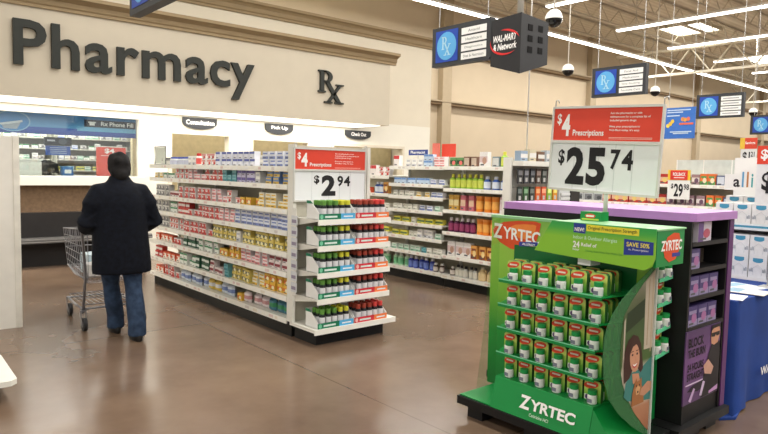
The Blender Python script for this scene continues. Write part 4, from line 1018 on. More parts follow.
dc('vt', 'silver and violet', .20, .115, (206, 200, 212), (110, 80, 140), (190, 90, 110), 2, d=.10)
put('vt', (3.79, 1.645, 1.178), .06, 'silver and violet carton alone on the top shelf of the black display', None)
put('vc', (3.70, 1.652, 1.0226), 0, 'single violet carton on the second shelf of the black display', None)
for z, s in ((.8626, 'third'), (.6876, 'fourth')):
    for k in range(3):
        for r in range(2): put('vc', (3.71 + k*.1275, 1.652 + r*.11, z), 0, 'violet carton in the full row on the %s shelf of the black display' % s, 'violet cartons on the %s black shelf' % s)
for o in list(C.objects):
    if o.get('group', 1) is None: del o['group']
# pallets
def pallet(label, x0, x1, y0, y1, h=.128):
    b = MB(); b.box(x0, y0, h - .035, x1, y1, h, BLACK); b.box(x0, y0, h - .05, x0 + .03, y1, h - .035, BLACK); b.box(x0, y0, h - .05, x1, y0 + .03, h - .035, BLACK)
    for x in (x0 + .04, (x0 + x1)/2 - .07, x1 - .18):
        for y in (y0 + .06, (y0 + y1)/2 - .06, y1 - .18): b.prism([(x, y), (x + .14, y), (x + .14, y + .12), (x, y + .12)], lambda u, v, q: (u, v, q), 0, h - .034, BLACK)
    return tag(b.build('pallet', loc=((x0 + x1)/2, (y0 + y1)/2, 0)), label, 'pallet')
pallet('black plastic pallet under the green medicine display', 2.955, 3.50, 1.60, 2.72)
pallet('black plastic pallet under the purple-topped display', 3.51, 4.19, 1.555, 2.95)

# ------------------------------------------------------------------ green allergy display
Z0 = .13
t = thing('floor_display', 'bright green allergy medicine floor display with five tiers of packs', 'display stand', (3.2, 2.1, .13))
BG = grad('backboard_gradient', [(0, (12, 120, 54)), (.32, (40, 150, 60)), (.55, (128, 190, 60)), (.85, (160, 206, 76)), (1, (130, 190, 80))], 2, 0, 1.14, rough=.35)
b = MB(); b.box(3.31, 1.66, Z0, 3.335, 2.775, 1.265, BG); b.box(3.305, 1.66, 1.255, 3.345, 2.78, 1.272, LTGREEN); bb_ = b.build('backboard', t)
b = MB(); SC = .982; zz_ = lambda z: 1.55 - (1.55 - z)*SC
pl = [(y*SC, zz_(z)) for y, z in [(2.80, 1.13), (2.815, 1.165), (2.79, 1.195), (2.72, 1.225), (2.60, 1.24), (2.47, 1.245), (2.425, 1.235), (2.435, 1.18), (2.455, 1.12), (2.49, 1.07), (2.56, 1.045), (2.66, 1.05), (2.75, 1.085)]]
b.poly([(3.307, y, z) for y, z in pl], K(226, 82, 36)); b.poly([(3.3065, 2.455 + (y - 2.455)*.55, 1.208 + (z - 1.208)*.5) for y, z in pl], K(240, 136, 58)); b.build('logo_oval', bb_)
def logo_text(b, x, y0, z0, w, h, ux, s='ZYRTEC'):
    b.text('Z', (x, y0, z0), ux, UZ, w*.2, h*1.15, TXTW, .03)
    o = Vector((x, y0, z0)) + Vector(ux)*w*.215
    b.text('YRTEC', tuple(o + UZ*h*.08), ux, UZ, w*.785, h*.92, TXTW, .025)
b = MB(); logo_text(b, 3.304, 2.755, 1.122, .375, .085, NY + UZ*-.06); b.build('lettering', bb_)
b = MB(); b.prism([(2.54, 1.083), (2.54, 1.112), (2.40, 1.122), (2.39, 1.098)], lambda u, v, q: (q, u, v), 3.302, 3.305, K(52, 62, 150)); b.text('ALLERGY', (3.3015, 2.515, 1.094), NY, UZ, .10, .014, TXTW, .02); b.build('sub_logo', bb_)
# header block with banner
HG = grad('header_gradient', [(0, (140, 200, 50)), (.3, (70, 176, 66)), (.6, (20, 156, 78)), (1, (10, 132, 62))], 2, 1.07, 1.23, rough=.35)
b = MB(); b.box(3.135, 1.55, 1.085, 3.305, 2.17, 1.272, GREEN); b.box(3.13, 1.545, 1.272, 3.445, 2.175, 1.280, LTGREEN); b.box(3.305, 1.55, 1.085, 3.435, 1.64, 1.272, GREEN); hd = b.build('header', t)
BN_ = [(2.165, 1.283), (1.545, 1.283), (1.545, 1.13), (1.56, 1.09), (1.60, 1.068), (2.28, 1.10)]
b = MB(); b.prism([(y, z) for y, z in BN_], lambda u, v, q: (q, u, v), 3.112, 3.118, HG); bn = b.build('banner', t)
X_ = 3.1105
b = MB(); b.prism([(2.02, 1.228), (2.02, 1.281), (1.945, 1.279), (1.945, 1.226)], lambda u, v, q: (q, u, v), X_, X_ + .001, K(40, 60, 150)); b.text('NEW!', (X_ - .0015, 2.012, 1.236), NY, UZ, .06, .022, TXTW, .03)
b.prism([(1.94, 1.241), (1.94, 1.278), (1.635, 1.275), (1.635, 1.24)], lambda u, v, q: (q, u, v), X_, X_ + .001, K(240, 226, 60)); b.text('Original Prescription Strength', (X_ - .0015, 1.93, 1.246), NY, UZ, .285, .024, K(60, 80, 40), .005)
b.text('Indoor & Outdoor Allergies', (X_ - .0005, 2.02, 1.188), NY, UZ, .265, .026, K(210, 244, 210), .008)
b.text('24', (X_ - .0005, 2.02, 1.145), NY, UZ, .042, .036, TXTW, .03); b.text('hour', (X_ - .0005, 2.02, 1.128), NY, UZ, .042, .014, TXTW, .01); b.text('Relief of', (X_ - .0005, 1.968, 1.155), NY, UZ, .095, .02, TXTW, .02)
b.text('Sneezing, Runny Nose, Itchy, Watery Eyes', (X_ - .0005, 1.94, 1.125), NY, UZ, .22, .014, K(60, 140, 60), .0)
b.prism([(1.715, 1.135), (1.715, 1.22), (1.555, 1.215), (1.555, 1.15)], lambda u, v, q: (q, u, v), X_, X_ + .001, K(40, 60, 150)); b.text('SAVE 50%', (X_ - .0015, 1.70, 1.182), NY, UZ, .125, .024, K(246, 230, 90), .02); b.text('vs. Prescription', (X_ - .0015, 1.69, 1.160), NY, UZ, .11, .014, TXTW, .0)
b.build('lettering', bn)
b = MB(); yq = 1.548
b.poly([(3.19 + .20*u, yq, 1.10 + .16*v) for u, v in ((.05, .5), (.15, .2), (.4, .02), (.75, .1), (.95, .4), (.98, .75), (.9, .95), (.6, .98), (.25, .85))], K(226, 82, 36)); b.text('ZYRTEC', (3.175, yq - .001, 1.165), UX, UZ, .23, .055, TXTW, .03); b.box(3.30, yq - .001, 1.13, 3.39, yq, 1.15, K(52, 62, 150)); b.build('logo_oval', hd)
# base box
b = MB(); b.prism([(2.965, Z0), (3.01, .315), (3.309, .315), (3.309, Z0)], lambda u, v, q: (u, q, v), 1.79, 2.455, GREEN); bs = b.build('base_box', t)
b = MB(); UB = Vector((.045, 0, .185)).normalized(); o = Vector((2.9745, 2.245, .188)) + Vector((-.004, 0, 0))
b.text('Z', tuple(o), NY, UB, .072, .078, TXTW, .035); b.text('YRTEC', tuple(o + NY*.074 + UB*.006), NY, UB, .295, .062, TXTW, .035); b.text('Cetirizine HCl', (2.966, 2.17, .158), NY, UB, .13, .018, K(220, 244, 220), .01); b.build('lettering', bs)
b = MB(); b.add([(2.97, 1.79, Z0), (3.309, 1.79, Z0), (3.309, 1.665, Z0), (3.02, 1.665, Z0), (3.01, 1.789, .30), (3.309, 1.789, .30)], [(0, 1, 2, 3), (0, 3, 4), (3, 2, 5, 4), (1, 5, 2), (0, 4, 5, 1)], GREEN)
b.build('base_skirt', t); b = MB(); b.box(2.97, 2.456, Z0, 3.309, 2.71, Z0 + .006, GREEN); b.build('base_mat', t)
# tier shelves
ZS = [.905, .757, .612, .458, .315]
for k, z in enumerate(ZS[:-1]):
    yr = (1.775, 1.785, 1.80, 1.80)[k]
    b = MB(); b.prism([(3.025, 2.465), (3.308, 2.58), (3.308, 1.735), (3.025, yr)], lambda u, v, q: (u, v, q), z - .006, z, GREEN)
    b.box(3.018, yr, z - .014, 3.025, 2.465, z + .008, GREEN); b.box(3.0165, yr, z + .002, 3.018, 2.465, z + .008, K(130, 220, 170)); b.build('shelf', t)
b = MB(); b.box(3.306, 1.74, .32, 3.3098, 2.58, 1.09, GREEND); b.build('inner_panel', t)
b = MB(); b.box(3.15, 1.93, 1.045, 3.25, 2.01, 1.0855, PAPER); b.build('tag_bracket', t)
# clear side guards
prof = [(3.305, 1.25), (3.235, 1.24), (3.23, 1.1), (3.20, .8), (3.17, .5), (3.13, .22), (3.12, .137), (3.305, .137)]
b = MB(); b.prism(prof, lambda u, v, q: (u, q, v), 2.70, 2.704, ACRYL); b.build('clear_guard', t)
OUT = [(3.34, 1.08), (3.22, 1.02), (3.10, .965), (3.01, .92), (2.93, .86), (2.88, .80), (2.855, .74), (2.85, .63), (2.87, .52), (2.92, .42), (3.02, .32), (3.16, .22), (3.28, .15), (3.345, .13)]
b = MB(); b.prism(OUT, lambda u, v, q: (u, q, v), 1.652, 1.656, GACRYL); b.build('tinted_guard', t)
PH = [(3.34, 1.05), (3.22, .985), (3.10, .90), (3.03, .83), (3.012, .74), (3.012, .62), (3.03, .52), (3.08, .41), (3.18, .29), (3.28, .20), (3.345, .15)]
yp = 1.6505
SKY = grad('photo_ground', [(0, (160, 100, 68)), (.18, (186, 130, 96)), (.22, (206, 194, 174)), (.42, (200, 188, 168)), (.46, (70, 102, 48)), (.7, (54, 82, 40)), (.84, (92, 100, 68)), (1, (170, 160, 142))], 2, .02, .92)
b = MB(); b.prism(PH, lambda u, v, q: (u, q, v), yp, yp + .0012, SKY); ph = b.build('photo_panel', t)
b = MB()
def pp(pts, c, d): b.poly([(x, yp - .0006*d, z) for x, z in pts], K(*c))
pp([(3.24, .99), (3.34, 1.045), (3.343, .62), (3.25, .62)], (196, 184, 164), 1)
pp([(3.275, 1.0), (3.285, 1.005), (3.285, .64), (3.275, .64)], (170, 150, 120), 2); pp([(3.315, 1.01), (3.325, 1.015), (3.325, .6), (3.315, .6)], (186, 168, 140), 2)
pp([(3.035, .80), (3.05, .82), (3.05, .46), (3.035, .50)], (190, 178, 160), 1)
pp([(3.06, .84), (3.24, .90), (3.24, .80), (3.06, .74)], (38, 56, 30), 1)
# woman in a teal top lying with a small dog
pp([(3.06, .40), (3.075, .47), (3.12, .515), (3.22, .52), (3.343, .57), (3.343, .33), (3.20, .345), (3.10, .37)], (60, 128, 122), 3)
pp([(3.055, .47), (3.045, .56), (3.05, .64), (3.08, .695), (3.13, .72), (3.18, .705), (3.215, .66), (3.235, .59), (3.25, .52), (3.225, .50), (3.16, .56), (3.11, .49)], (64, 36, 28), 4)
pp([(3.135, .51), (3.205, .50), (3.22, .46), (3.15, .45)], (206, 146, 112), 4.5)
b.ell((3.155, yp - .003, .592), UX * .98 + UZ * .18, UZ * .98 - UX * .18, .050, .078, K(208, 152, 120), 20)
pp([(3.085, .60), (3.09, .66), (3.125, .705), (3.17, .70), (3.205, .655), (3.215, .60), (3.195, .64), (3.165, .665), (3.13, .655), (3.105, .62)], (64, 36, 28), 6)
for ex in (3.128, 3.176): b.ell((ex, yp - .0039, .612), UX, UZ, .010, .0065, K(60, 40, 34), 8); pp([(ex - .014, .627), (ex + .013, .629), (ex + .012, .633), (ex - .012, .632)], (70, 44, 34), 6.6)
pp([(3.152, .60), (3.16, .575), (3.168, .577), (3.160, .60)], (206, 140, 110), 6.6)
pp([(3.128, .563), (3.155, .556), (3.186, .566), (3.175, .543), (3.155, .536), (3.137, .545)], (196, 84, 84), 6.6); pp([(3.134, .561), (3.156, .556), (3.181, .563), (3.17, .55), (3.155, .546), (3.142, .551)], (252, 246, 240), 7)
pp([(3.14, .33), (3.145, .40), (3.165, .455), (3.18, .48), (3.19, .455), (3.215, .46), (3.235, .475), (3.24, .43), (3.265, .37), (3.27, .33)], (168, 110, 64), 7.5)
pp([(3.175, .42), (3.2, .435), (3.225, .42), (3.215, .385), (3.185, .385)], (214, 166, 116), 8); b.ell((3.2, yp - .0052, .40), UX, UZ, .008, .007, K(30, 20, 18), 8)
for ex in (3.183, 3.216): b.ell((ex, yp - .0052, .435), UX, UZ, .005, .006, K(30, 20, 18), 8)
pp([(3.22, .38), (3.235, .41), (3.30, .44), (3.343, .43), (3.343, .385), (3.27, .365)], (196, 142, 112), 8.5)
b.build('picture', ph)
b = MB(); b.box(3.343, 1.64, Z0, 3.352, 1.66, 1.09, K(206, 214, 206)); b.build('corner_trim', t)
# right-hand wing shelves facing the side
b = MB(); b.box(3.336, 1.74, Z0 + .0, 3.595, 1.75, 1.08, GREEN); b.build('wing_panel', t)
WZ = [.985, .845, .70, .557]
for z in WZ:
    b = MB(); b.prism([(3.37, 1.645), (3.585, 1.675), (3.595, 1.739), (3.37, 1.739)], lambda u, v, q: (u, v, q), z - .008, z, GREEN); b.prism([(3.37, 1.640), (3.587, 1.670), (3.587, 1.675), (3.37, 1.645)], lambda u, v, q: (u, v, q), z - .014, z + .008, K(90, 206, 150)); b.build('wing_shelf', t)
# medicine packs: card + bottle
PKG = grad('pack_gradient', [(0, (60, 160, 60)), (.35, (140, 196, 80)), (.7, (214, 222, 110)), (1, (176, 206, 110))], 2, 0, .125, rough=.35)
def packs():
    w, h, d = .098, .117, .028
    b = MB(); pl = [(-w/2, 0), (w/2, 0), (w/2, h*.9), (w*.4, h), (-w*.4, h), (-w/2, h*.9)]
    b.prism(pl, lambda u, v, q: (u, q, v), -.001, d, PKG, M('pack_edge', (58, 110, 56), .4)); y = -.002
    b.ell((-.008, y, h*.78), UX * .98 + UZ * .18, UZ, w*.45, h*.17, K(230, 76, 46), 14)
    b.box(-w*.34, y - .0008, h*.75, w*.20, y - .0002, h*.83, K(252, 230, 216)); b.box(-w*.47, y - .0005, h*.06, -w*.16, y + .0005, h*.3, K(240, 240, 232)); b.ell((-w*.31, y - .001, h*.18), UX, UZ, .012, .014, K(90, 60, 110), 10)
    card = b.mesh('allergy_pack')
    m = [K(240, 241, 238), K(232, 234, 230), K(240, 241, 238), K(24, 150, 74), K(24, 150, 74)]
    b = MB().lathe([(.023, 0), (.026, .004), (.026, .043), (.022, .05), (.0245, .052), (.0245, .076)], (.014, -.0275, .0), 14, mats=m)
    b.box(-.002, -.0542, .010, .026, -.0528, .030, K(120, 126, 140))
    return card, b.mesh('pill_bottle')
cardm, botm = packs()
proto = None
def pack(loc, rz_, lab, grp, tilt=0):
    global proto
    if proto is None:
        o = bpy.data.objects.new('allergy_pack', cardm); C.objects.link(o)
        c = bpy.data.objects.new('pill_bottle', botm); C.objects.link(c); c.parent = o; proto = o
    else:
        o = proto.copy(); C.objects.link(o)
        for ch in list(proto.children):
            c = ch.copy(); C.objects.link(c); c.parent = o
    o.location = loc; o.rotation_euler = (tilt, 0, rz_)
    return tag(o, lab, 'package', grp)
nm = ['top', 'second', 'third', 'fourth', 'lowest']
for s, z in enumerate(ZS):
    for k in range(6):
        for r in range(3):
            if r == 2 and s == 0 and k < 2: continue
            y = 2.405 - k*.1135
            lab = 'green medicine pack with bottle in the %s row on the %s green tier' % (('front', 'middle', 'back')[r], nm[s])
            pack((3.083 + r*.085, y + random.uniform(-.006, .006) + r*.012, z + .0006), RZ + random.uniform(-.06, .06), lab, '%s-row packs on the %s green tier' % (('front', 'middle', 'back')[r], nm[s]))
for j, z in enumerate(WZ):
    for k in range(2):
        lab = 'green-capped medicine pack on the %s side wing shelf of the green display' % ('top', 'second', 'third', 'lowest')[j]
        pack((3.42 + k*.10, 1.700 + .006*k, z + .0006), .12, lab, 'packs on the %s side wing shelf' % ('top', 'second', 'third', 'lowest')[j])
b = MB(); b.box(3.33, 1.99, 1.2805, 3.42, 2.12, 1.335, GREEN); b.ell((3.329, 2.055, 1.31), NY, UZ, .035, .014, K(226, 80, 50), 12); b.box(3.3285, 2.0, 1.285, 3.33, 2.11, 1.295, K(200, 220, 90)); b.box(3.327, 2.03, 1.305, 3.3285, 2.08, 1.315, TXTW)
tag(b.build('medicine_box', loc=(3.38, 2.055, 1.2805)), 'small green medicine box lying on top of the green display by the sign post', 'box')

# ------------------------------------------------------------------ shelf end at the lower left edge
t = thing('store_shelving', 'white shelf deck corner with black kick at the lower left edge', 'shelving', (.4, 5, 0))
b = MB(); b.box(-.5, 4.66, 0, .73, 5.22, .11, KICK); b.build('kick_plate', t)
b = MB(); b.prism([(-.6, 4.60), (.785, 4.60), (.825, 4.64), (.84, 5.28), (.82, 5.32), (-.6, 5.32)], lambda u, v, q: (u, v, q), .115, .15, WHITE); b.build('base_deck', t)
b = MB(); b.box(-.6, 4.90, .15, -.1, 4.98, 1.5, BACK); b.build('back_panel', t)

# ------------------------------------------------------------------ shopping cart
def cart(ox, oy):
    t = thing('shopping_cart', 'grey wire shopping cart pushed by the shopper in the dark coat', 'cart', (ox, oy, 0))
    L = .88; hw0, hw1 = .285, .235
    def side(s, y, z):
        f = (y - .0)/L; w = hw0 + (hw1 - hw0)*f; k = (z - .45)/.5
        return (ox + s*(w - .05*(1 - k)), oy + y, z)
    b = MB(); zb = lambda y: .45 + .06*y/L; zt = lambda y: .955 - .06*y/L
    for s in (-1, 1):
        for i in range(11):
            y = i/10*L; b.tube([side(s, y, zb(y)), side(s, y, zt(y))], .0034, CHROME, 4)
        for k in range(7):
            b.tube([side(s, 0, zb(0) + (zt(0) - zb(0))*k/6), side(s, L, zb(L) + (zt(L) - zb(L))*k/6)], .006 if k in (0, 6) else .0035, CHROME, 5)
    for i in range(15):
        y = i/14*L; b.tube([side(-1, y, zb(y)), side(1, y, zb(y))], .0032, CHROME, 4)
    for i in range(9):
        f = i/8*2 - 1
        a = side(f, 0, zb(0)); c = side(f, L, zb(L)); d = side(f, L, zt(L)); e = side(f, 0, zt(0))
        a, c, d = [(ox + f*abs(p[0] - ox)/max(abs(f), .01) if abs(f) > .01 else ox, p[1], p[2]) for p in (a, c, d)]
        b.tube([a, c, d], .003, CHROME, 4); b.tube([a, (a[0], a[1], zt(0))], .003, CHROME, 4)
    for z in (zb(L), (zb(L) + zt(L))/2, zt(L)): b.tube([side(-1, L, z), side(1, L, z)], .006, CHROME, 5)
    b.tube([side(-1, 0, zt(0)), side(1, 0, zt(0))], .006, CHROME, 5)
    b.build('basket', t)
    b = MB()
    for s in (-1, 1):
        b.tube([(ox + s*.285, oy - .06, 1.0), (ox + s*.285, oy - .01, .96), (ox + s*.255, oy + .02, .5), (ox + s*.27, oy + .06, .16)], .013, CHROME, 8)
        b.tube([(ox + s*.27, oy + .06, .20), (ox + s*.25, oy + .45, .19), (ox + s*.21, oy + .80, .18)], .012, CHROME, 8)
        b.tube([(ox + s*.235, oy + .04, .48), (ox + s*.22, oy + .5, .47), (ox + s*.20, oy + .84, .52)], .009, CHROME, 6)
    b.tube([(ox - .27, oy + .06, .2), (ox + .27, oy + .06, .2)], .011, CHROME, 6); b.tube([(ox - .21, oy + .8, .18), (ox + .21, oy + .8, .18)], .011, CHROME, 6)
    b.build('frame', t)
    b = MB()
    for k in range(11):
        f = k/10*2 - 1; b.tube([(ox + f*.255, oy + .08, .235), (ox + f*.20, oy + .78, .215)], .004, CHROME, 4)
    for y in (.08, .43, .78): b.tube([(ox - .25 + .06*y, oy + y, .235 - .02*y), (ox + .25 - .06*y, oy + y, .235 - .02*y)], .006, CHROME, 5)
    b.build('lower_rack', t)
    b = MB(); b.tube([(ox - .29, oy - .06, 1.0), (ox + .29, oy - .06, 1.0)], .016, M('cart_handle', (60, 62, 70), .4), 8); b.build('handle', t)
    for s, y in ((-1, .05), (1, .05), (-1, .80), (1, .80)):
        x = ox + s*(.27 if y < .5 else .205); r = .062
        b = MB(); pr = [(r*math.cos(2*PI*k/18), r*math.sin(2*PI*k/18)) for k in range(18)]
        b.prism(pr, lambda u, v, q: (x + q, oy + y + u - .03, r + v), -.016, .016, M('wheel_rubber', (44, 44, 46), .6), None, True)
        b.prism([(p*.45, q*.45) for p, q in pr], lambda u, v, q: (x + q, oy + y + u - .03, r + v), -.0185, .0185, CHROME)
        w = b.build('wheel', t)
        b = MB()
        for d in (-.022, .022): b.prism([(-.045, r - .01), (-.015, r - .01), (.02, .16), (.02, .185), (-.02, .185)], lambda u, v, q: (x + q, oy + y + u, v), d - .002, d + .002, CHROME)
        b.box(x - .024, oy + y - .02, .175, x + .024, oy + y + .02, .19, CHROME); b.build('caster_fork', w)
cart(1.945, 6.24)
b = carton(.20, .19, .26, (196, 214, 222), (60, 150, 160), (80, 110, 170), 4); b.v = [(p[0] + 1.87, p[1] + 6.60, p[2] + .492) for p in b.v]
tag(b.build('tissue_box', loc=(1.87, 6.60, .492)), 'pale blue and teal box riding in the shopping cart', 'box')
b = MB(); b.add([p for p in bag(.22, .16, .16, (238, 236, 232), (230, 226, 222)).v], bag(.22, .16, .16, (238, 236, 232), (230, 226, 222)).f, K(236, 234, 230), True); b.v = [(p[0] + 1.84, p[1] + 6.38, p[2] + .472) for p in b.v]
tag(b.build('white_bag', loc=(1.84, 6.38, .472)), 'crumpled white bag in the rear of the shopping cart', 'bag')

# ------------------------------------------------------------------ the shopper
SKIN = M('skin', (176, 124, 96), .55, var=.03); COAT = M('coat_navy', (13, 17, 27), .85, var=.25, scale=30, spec=.2); JEAN = M('jeans_denim', (52, 68, 92), .9, var=.22, scale=18, spec=.2)
HAIR = M('hair_dark', (17, 14, 14), .85, var=.3, scale=40); SHOE = M('shoe_black', (18, 17, 17), .45, var=.05)
def finish(mb, name, parent, mat, voxel, smooth, loc):
    o = bpy.data.objects.new('tmp', mb.mesh('tmp')); C.objects.link(o)
    r = o.modifiers.new('r', 'REMESH'); r.mode = 'VOXEL'; r.voxel_size = voxel; r.use_smooth_shade = True
    s = o.modifiers.new('s', 'SMOOTH'); s.iterations = smooth; s.factor = .5
    bpy.context.view_layer.update()
    me = bpy.data.meshes.new_from_object(o.evaluated_get(bpy.context.evaluated_depsgraph_get())); me.name = name
    bpy.data.objects.remove(o)
    me.materials.clear(); me.materials.append(mat)
    me.polygons.foreach_set('material_index', [0]*len(me.polygons)); me.polygons.foreach_set('use_smooth', [True]*len(me.polygons))
    q = bpy.data.objects.new(name, me); C.objects.link(q); q.parent = parent
    return q
def ringtube(b, secs, mat=None, n=20):
    """secs: (cx,cy,cz,rx,ry) horizontal elliptical sections, bottom to top"""
    vs = []
    for cx, cy, cz, rx_, ry_ in secs:
        for k in range(n):
            a = 2*PI*k/n; vs.append((cx + rx_*math.cos(a), cy + ry_*math.sin(a), cz))
    fs = []
    for j in range(len(secs) - 1):
        for k in range(n): fs.append((j*n + k, j*n + (k + 1) % n, (j + 1)*n + (k + 1) % n, (j + 1)*n + k))
    fs += [tuple(range(n - 1, -1, -1)), tuple((len(secs) - 1)*n + k for k in range(n))]
    b.add(vs, fs, mat or SKIN, True)
PX, PY = 1.865, 5.81
per = thing('person', 'person seen from behind in a dark navy coat and blue jeans pushing the cart', 'person', (PX, PY, 0), -.05, local=True)
LF, RF = (.015, .24), (.095, -.15)       # left foot ahead, right foot trailing
def leg(b, ft, hip, k, grow, z0, mat, heel=0):
    fx, fy = ft; hx = hip
    ringtube(b, [(fx, fy, z0, .052 + grow, .06 + grow), (fx, fy + .0, .16, .05 + grow, .055 + grow), (fx + (hx - fx)*.3, fy*.8 - .0, .30, .058 + grow*.8, .064 + grow*.8), (fx + (hx - fx)*.55, fy*.62 + .02, .46, .056 + grow*.6, .062 + grow*.6), (fx + (hx - fx)*.8, fy*.35 + .015, .62, .076 + grow*.4, .082 + grow*.4), (hx, fy*.1, .80, .09 + grow*.3, .098 + grow*.3), (hx*.8, 0, .90, .09, .10)], mat)
def arm(b, s, grow, mat, hand=True):
    sh = (s*.165, 0.0, 1.305); el = (s*.285, -.035, 1.06); wr = (s*.225, .26, .985); 
    r0 = (.058, .05, .044, .036, .03)
    pts = [(s*.09, 0, 1.31), sh, ((sh[0] + el[0])/2 + s*.012, -.02, 1.19), el, ((el[0] + wr[0])/2, .115, 1.005), wr]
    b.tube(pts, .05, mat, 12, radii=[.055 + grow, .06 + grow, .05 + grow, .043 + grow, .037 + grow*.9, .028 + grow*.7])
b = MB()
ringtube(b, [(0, 0, .80, .15, .11), (0, 0, .92, .17, .125), (0, 0, 1.05, .145, .11), (0, 0, 1.2, .165, .12), (0, 0, 1.32, .175, .11), (0, 0, 1.39, .12, .085), (0, .01, 1.43, .055, .058), (0, .025, 1.50, .05, .055)], SKIN)
leg(b, LF, -.085, 0, 0, .05, SKIN); leg(b, RF, .085, 0, 0, .05, SKIN)
for ft in (LF, RF): ringtube(b, [(ft[0], ft[1] + .04, .015, .04, .1), (ft[0], ft[1] + .03, .05, .038, .085), (ft[0], ft[1], .1, .04, .05)], SKIN)
hz = 1.54; hy = .045
vs = []; prof = [(-.115, .03, .035, .045), (-.10, .05, .05, .03), (-.06, .062, .072, .012), (-.02, .072, .085, .005), (.03, .076, .095, 0), (.07, .07, .088, -.004), (.095, .05, .065, -.008), (.108, .02, .03, -.01)]
ringtube(b, [(0, hy + dy, hz + z, rx_, ry_) for z, rx_, ry_, dy in prof], SKIN)
b.tube([(0, hy + .088, hz + .015), (0, hy + .112, hz - .03), (0, hy + .09, hz - .04)], .012, SKIN, 8)      # nose
for s in (-1, 1):
    b.lathe([(.008, -.03), (.02, -.02), (.024, .008), (.018, .028), (.006, .034)], (s*.078, hy - .005, hz - .01), 10, mat=SKIN, sx=.5)   # ear
    b.tube([(s*.015, hy + .098, hz + .028), (s*.05, hy + .085, hz + .03)], .007, SKIN, 6)               # brow
    arm(b, s, 0, SKIN)
    # hand closed round the handle: palm, four curled fingers, thumb
    hx = s*.215; dy = .075
    b.tube([(s*.225, .26, .985), (hx, .27 + dy, 1.01), (hx, .305 + dy, 1.022)], .03, SKIN, 10, radii=[.028, .036, .03])
    for k, ln in enumerate((.9, 1.0, .97, .8)):
        fx = hx + (k - 1.5)*.021
        b.tube([(fx, dy + .295, 1.03), (fx, dy + .295 + .032*ln, 1.032), (fx, dy + .295 + .046*ln, 1.006), (fx, dy + .295 + .03*ln, .974), (fx, dy + .305, .968)], .0095, SKIN, 8)
    b.tube([(hx - s*.03, dy + .275, 1.005), (hx - s*.05, dy + .30, .985), (hx - s*.04, dy + .325, .972)], .011, SKIN, 8)
finish(b, 'body', per, SKIN, .0085, 3, None)
for s in (-1, 1):
    b = MB(); b.lathe([(.002, -.011), (.009, -.006), (.011, 0), (.009, .006), (.002, .011)], (s*.032, hy + .083, hz + .008), 10, mat=K(240, 238, 234)); b.lathe([(.001, -.005), (.005, 0), (.001, .005)], (s*.032, hy + .092, hz + .008), 8, mat=K(40, 26, 20)); b.build('eye', per)
b = MB(); b.tube([(-.024, hy + .092, hz - .062), (0, hy + .099, hz - .063), (.024, hy + .092, hz - .062)], .005, K(150, 84, 78), 6); b.build('mouth', per)
# hair: full dark cap falling to the collar
b = MB()
ringtube(b, [(0, hy - .062, hz - .115, .045, .045), (0, hy - .058, hz - .09, .075, .06), (0, hy - .05, hz - .04, .092, .075), (0, hy - .03, hz + .02, .098, .095), (0, hy - .012, hz + .07, .09, .10), (0, hy - .012, hz + .105, .065, .075), (0, hy - .01, hz + .125, .025, .03)], HAIR)
for q, (ax, ay, az, ar) in enumerate(((0, -.10, -.075, .058), (.035, -.085, -.05, .05), (-.04, -.08, -.045, .05), (.06, -.04, -.02, .042), (-.062, -.045, -.015, .042), (.03, -.085, .03, .045), (-.025, -.09, .045, .045), (0, -.05, .085, .05), (.05, -.02, .07, .04), (-.05, -.02, .075, .04))):
    ringtube(b, [(ax, hy + ay, hz + az + ar*math.sin(t_), ar*math.cos(t_), ar*math.cos(t_)*.9) for t_ in (-1.3, -.8, -.3, .2, .7, 1.2)], HAIR)
finish(b, 'hair', per, HAIR, .012, 3, None)
# coat
b = MB()
ringtube(b, [(.01, -.01, .60, .25, .185), (.01, -.01, .64, .252, .19), (.005, -.01, .80, .245, .185), (0, -.01, .95, .235, .175), (0, -.012, 1.1, .225, .168), (0, -.015, 1.22, .222, .16), (0, -.012, 1.30, .205, .145), (0, -.01, 1.36, .165, .12), (0, 0, 1.40, .115, .10), (0, .012, 1.44, .088, .085), (0, .018, 1.46, .078, .078)], COAT, 28)
for s in (-1, 1): arm(b, s, .04, COAT)
finish(b, 'coat', per, COAT, .014, 4, None)
b = MB(); leg(b, LF, -.085, 0, .024, .045, JEAN); leg(b, RF, .085, 0, .026, .045, JEAN)
ringtube(b, [(0, 0, .78, .17, .125), (0, 0, .86, .185, .14), (0, 0, .95, .18, .135)], JEAN)
finish(b, 'jeans', per, JEAN, .011, 3, None)
for ft, nmx in ((LF, 0), (RF, 1)):
    b = MB(); fx, fy = ft
    ringtube(b, [(fx, fy + .045, 0.0, .042, .128), (fx, fy + .045, .022, .05, .138), (fx, fy + .035, .05, .048, .125), (fx, fy + .0, .08, .046, .075), (fx, fy - .01, .10, .042, .055)], SHOE)
    finish(b, 'shoe', per, SHOE, .008, 2, None)

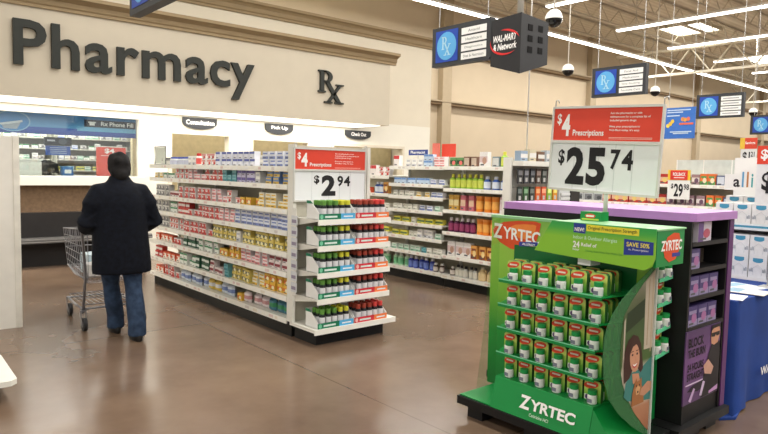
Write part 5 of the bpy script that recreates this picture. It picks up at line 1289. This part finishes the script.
# cartons: the 300 that show largest are objects, the remaining small ones one mass
DEFER.sort(key=lambda q: -DES[q[0]]['w']*DES[q[0]]['h']/((q[1].x)**2 + (q[1].y)**2))
for q in DEFER[:300]: put(*q, now=True)
b = MB()
for code, loc, rz_, label, group in DEFER[300:]:
    mb = DES[code]['mb']; c_, s_ = math.cos(rz_), math.sin(rz_); o = len(b.v)
    b.v += [(loc.x + p[0]*c_ - p[1]*s_, loc.y + p[0]*s_ + p[1]*c_, loc.z + p[2]) for p in mb.v]
    mp = [b.mi(m) for m in mb.mats]
    b.f += [tuple(o + k for k in f_) for f_ in mb.f]; b.m += [mp[k] for k in mb.m]; b.sm += mb.sm
o = tag(b.build('carton_stock'), 'small medicine cartons packed on the farther shelves of the store', 'boxes'); o['kind'] = 'stuff'

# ------------------------------------------------------------------ world, camera, look
w = bpy.data.worlds.new('store_ambient'); bpy.context.scene.world = w; w.use_nodes = True
bg = w.node_tree.nodes['Background']; bg.inputs['Color'].default_value = (1, .98, .93, 1); bg.inputs['Strength'].default_value = .85
cam = bpy.data.cameras.new('camera'); co = bpy.data.objects.new('camera', cam); C.objects.link(co); bpy.context.scene.camera = co
yaw, pit, rol, F = 7.04292653e-01, 7.26259165e-02, 2.03567508e-02, 637.07
cam.sensor_width = 36; cam.sensor_fit = 'HORIZONTAL'; cam.lens = 36*F/768; cam.clip_end = 200; cam.clip_start = .05
f = Vector((math.sin(yaw)*math.cos(pit), math.cos(yaw)*math.cos(pit), -math.sin(pit)))
r = f.cross(UZ).normalized(); u = r.cross(f)
c, s = math.cos(rol), math.sin(rol)
X = r*c + u*s; Y = -r*s + u*c
M4 = Matrix((( X.x, Y.x, -f.x, 0), (X.y, Y.y, -f.y, 0), (X.z, Y.z, -f.z, 1.55), (0, 0, 0, 1)))
co.matrix_world = M4
sc = bpy.context.scene
sc.view_settings.view_transform = 'Standard'; sc.view_settings.look = 'None'; sc.view_settings.exposure = 0.0; sc.view_settings.gamma = 1
sc.cycles.max_bounces = 6; sc.cycles.diffuse_bounces = 3; sc.cycles.glossy_bounces = 3; sc.cycles.transparent_max_bounces = 12
sc.cycles.sample_clamp_indirect = 4
